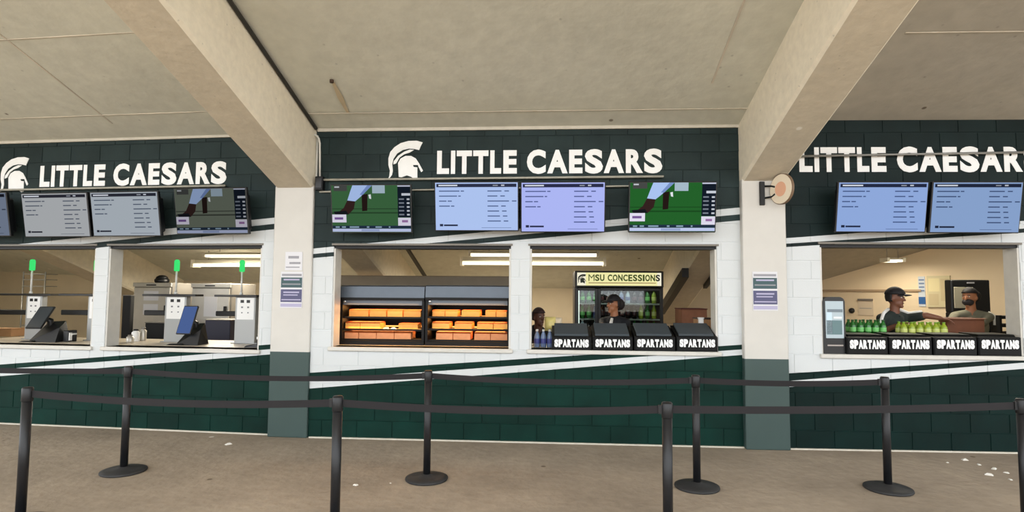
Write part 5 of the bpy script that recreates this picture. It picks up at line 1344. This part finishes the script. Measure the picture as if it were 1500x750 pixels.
# second worker with the brown carton, right end of the right window
dB = 1.25
uB, zB = BR.W(1421, 436, dB)
LB = lambda x, y, dd: Vector((BR.W(x, y, dd)[0] - uB - 0.10, dd - dB, BR.W(x, y, dd)[1]))
def trimB(o, body, hd, nk, sh, ft, st, up):
    MB().tube([sh[1] + up * 0.064, sh[1] + up * 0.02 + st * 0.06, sh[1] - up * 0.10 + st * 0.058], 0.014, 8).build('shoulder_stripe', M_TRIM, body)
    f = Vector((math.sin(math.radians(-62)), -math.cos(math.radians(-62)), 0))
    MB().ell(hd + f * 0.050 - up * 0.058, (0.064, 0.064, 0.050), 16, 10).build('face_mask', mat('mask_dark', rgb(40, 34, 34), 0.7), body)
person(BR, 1421, 436, dB, -62, (-0.10, -0.06), {-1: (LB(1398, 470, 0.98), LB(1393, 470, 0.80)), 1: (LB(1444, 474, 1.05), LB(1436, 474, 0.80))},
       [M_SKIN2, M_OLIVE, M_TROUS, M_SHOE], 'worker in olive jacket and dark hair leaning over a brown carton', hair=(M_HAIR, True, 0.07, 0.02), extra=trimB, sleeves='long', turn=-25)
u0, u1, z0_, z1_ = BR.span(1386, 1440, 466, 486, 0.60)
o = empty('brown_carton', BR.at((u0 + u1) / 2, 0.58, OR1[2]), 'open brown carton held by the worker in olive', 'carton'); w = u1 - u0; h = z1_ - OR1[2]
M_CRTN = mat('carton_brown', rgb(112, 66, 42), 0.7, var=0.12, scale=8)
for a, b_ in (((-w/2, 0, 0.001), (w/2, 0.012, h)), ((-w/2, 0.14, 0.001), (w/2, 0.152, h)), ((-w/2, 0.012, 0.001), (-w/2 + 0.012, 0.14, h)), ((w/2 - 0.012, 0.012, 0.001), (w/2, 0.14, h))): MB().box(a, b_).build('carton_side', M_CRTN, o)
MB().box((-w/2 + 0.012, 0.012, 0.001), (w/2 - 0.012, 0.14, 0.012)).build('carton_floor', M_CRTN, o)
for y0_, y1_ in ((-0.05, 0.0), (0.152, 0.20)): MB().add([(-w/2, y0_, h - 0.01), (w/2, y0_, h - 0.01), (w/2, y1_, h), (-w/2, y1_, h), (-w/2, y0_, h - 0.006), (w/2, y0_, h - 0.006), (w/2, y1_, h + 0.004), (-w/2, y1_, h + 0.004)], [(0, 3, 2, 1), (4, 5, 6, 7), (0, 1, 5, 4), (1, 2, 6, 5), (2, 3, 7, 6), (3, 0, 4, 7)]).build('carton_flap', M_CRTN, o)
# worker in black before the cooler
dC = 1.55
def trimC(o, body, hd, nk, sh, ft, st, up):
    q = MB(); q.tube([nk + ft * 0.085 - up * 0.03, nk + ft * 0.135 - up * 0.12, nk + ft * 0.14 - up * 0.30], [0.02, 0.026, 0.022], 8); q.build('white_shirt_front', M_TRIM, body)
uC, zC = BC.W(899, 446, dC)
LCp = lambda x, y, dd: Vector((BC.W(x, y, dd)[0] - uC, dd - dC, BC.W(x, y, dd)[1]))
person(BC, 899, 446, dC, -58, (0, 0), {-1: (LCp(884, 482, 1.40), LCp(882, 476, 1.15)), 1: (LCp(918, 486, 1.50), LCp(905, 492, 1.28))},
       [M_SKIN2, M_SHIRTB, M_TROUS, M_SHOE], 'worker in black jacket with white shirt front, before the drinks cooler', cap=M_CAPB, hair=(M_HAIR, True, 0.075, 0.0), extra=trimC, sleeves='long', turn=-30)
# stooping worker at the left end of the middle window
dD = 1.25
uD, zD = BC.W(789, 465, dD)
LD = lambda x, y, dd: Vector((BC.W(x, y, dd)[0] - uD + 0.06, dd - dD, BC.W(x, y, dd)[1]))
person(BC, 789, 465, dD, 35, (0.06, -0.18), {-1: (LD(778, 500, 1.15), LD(782, 506, 0.98)), 1: (LD(804, 497, 1.15), LD(806, 500, 0.95))},
       [M_SKIN3, M_SHIRTB, M_TROUS, M_SHOE], 'worker with dark auburn hair bending low behind the water bottles', hair=(M_HAIRR, True), turn=20)
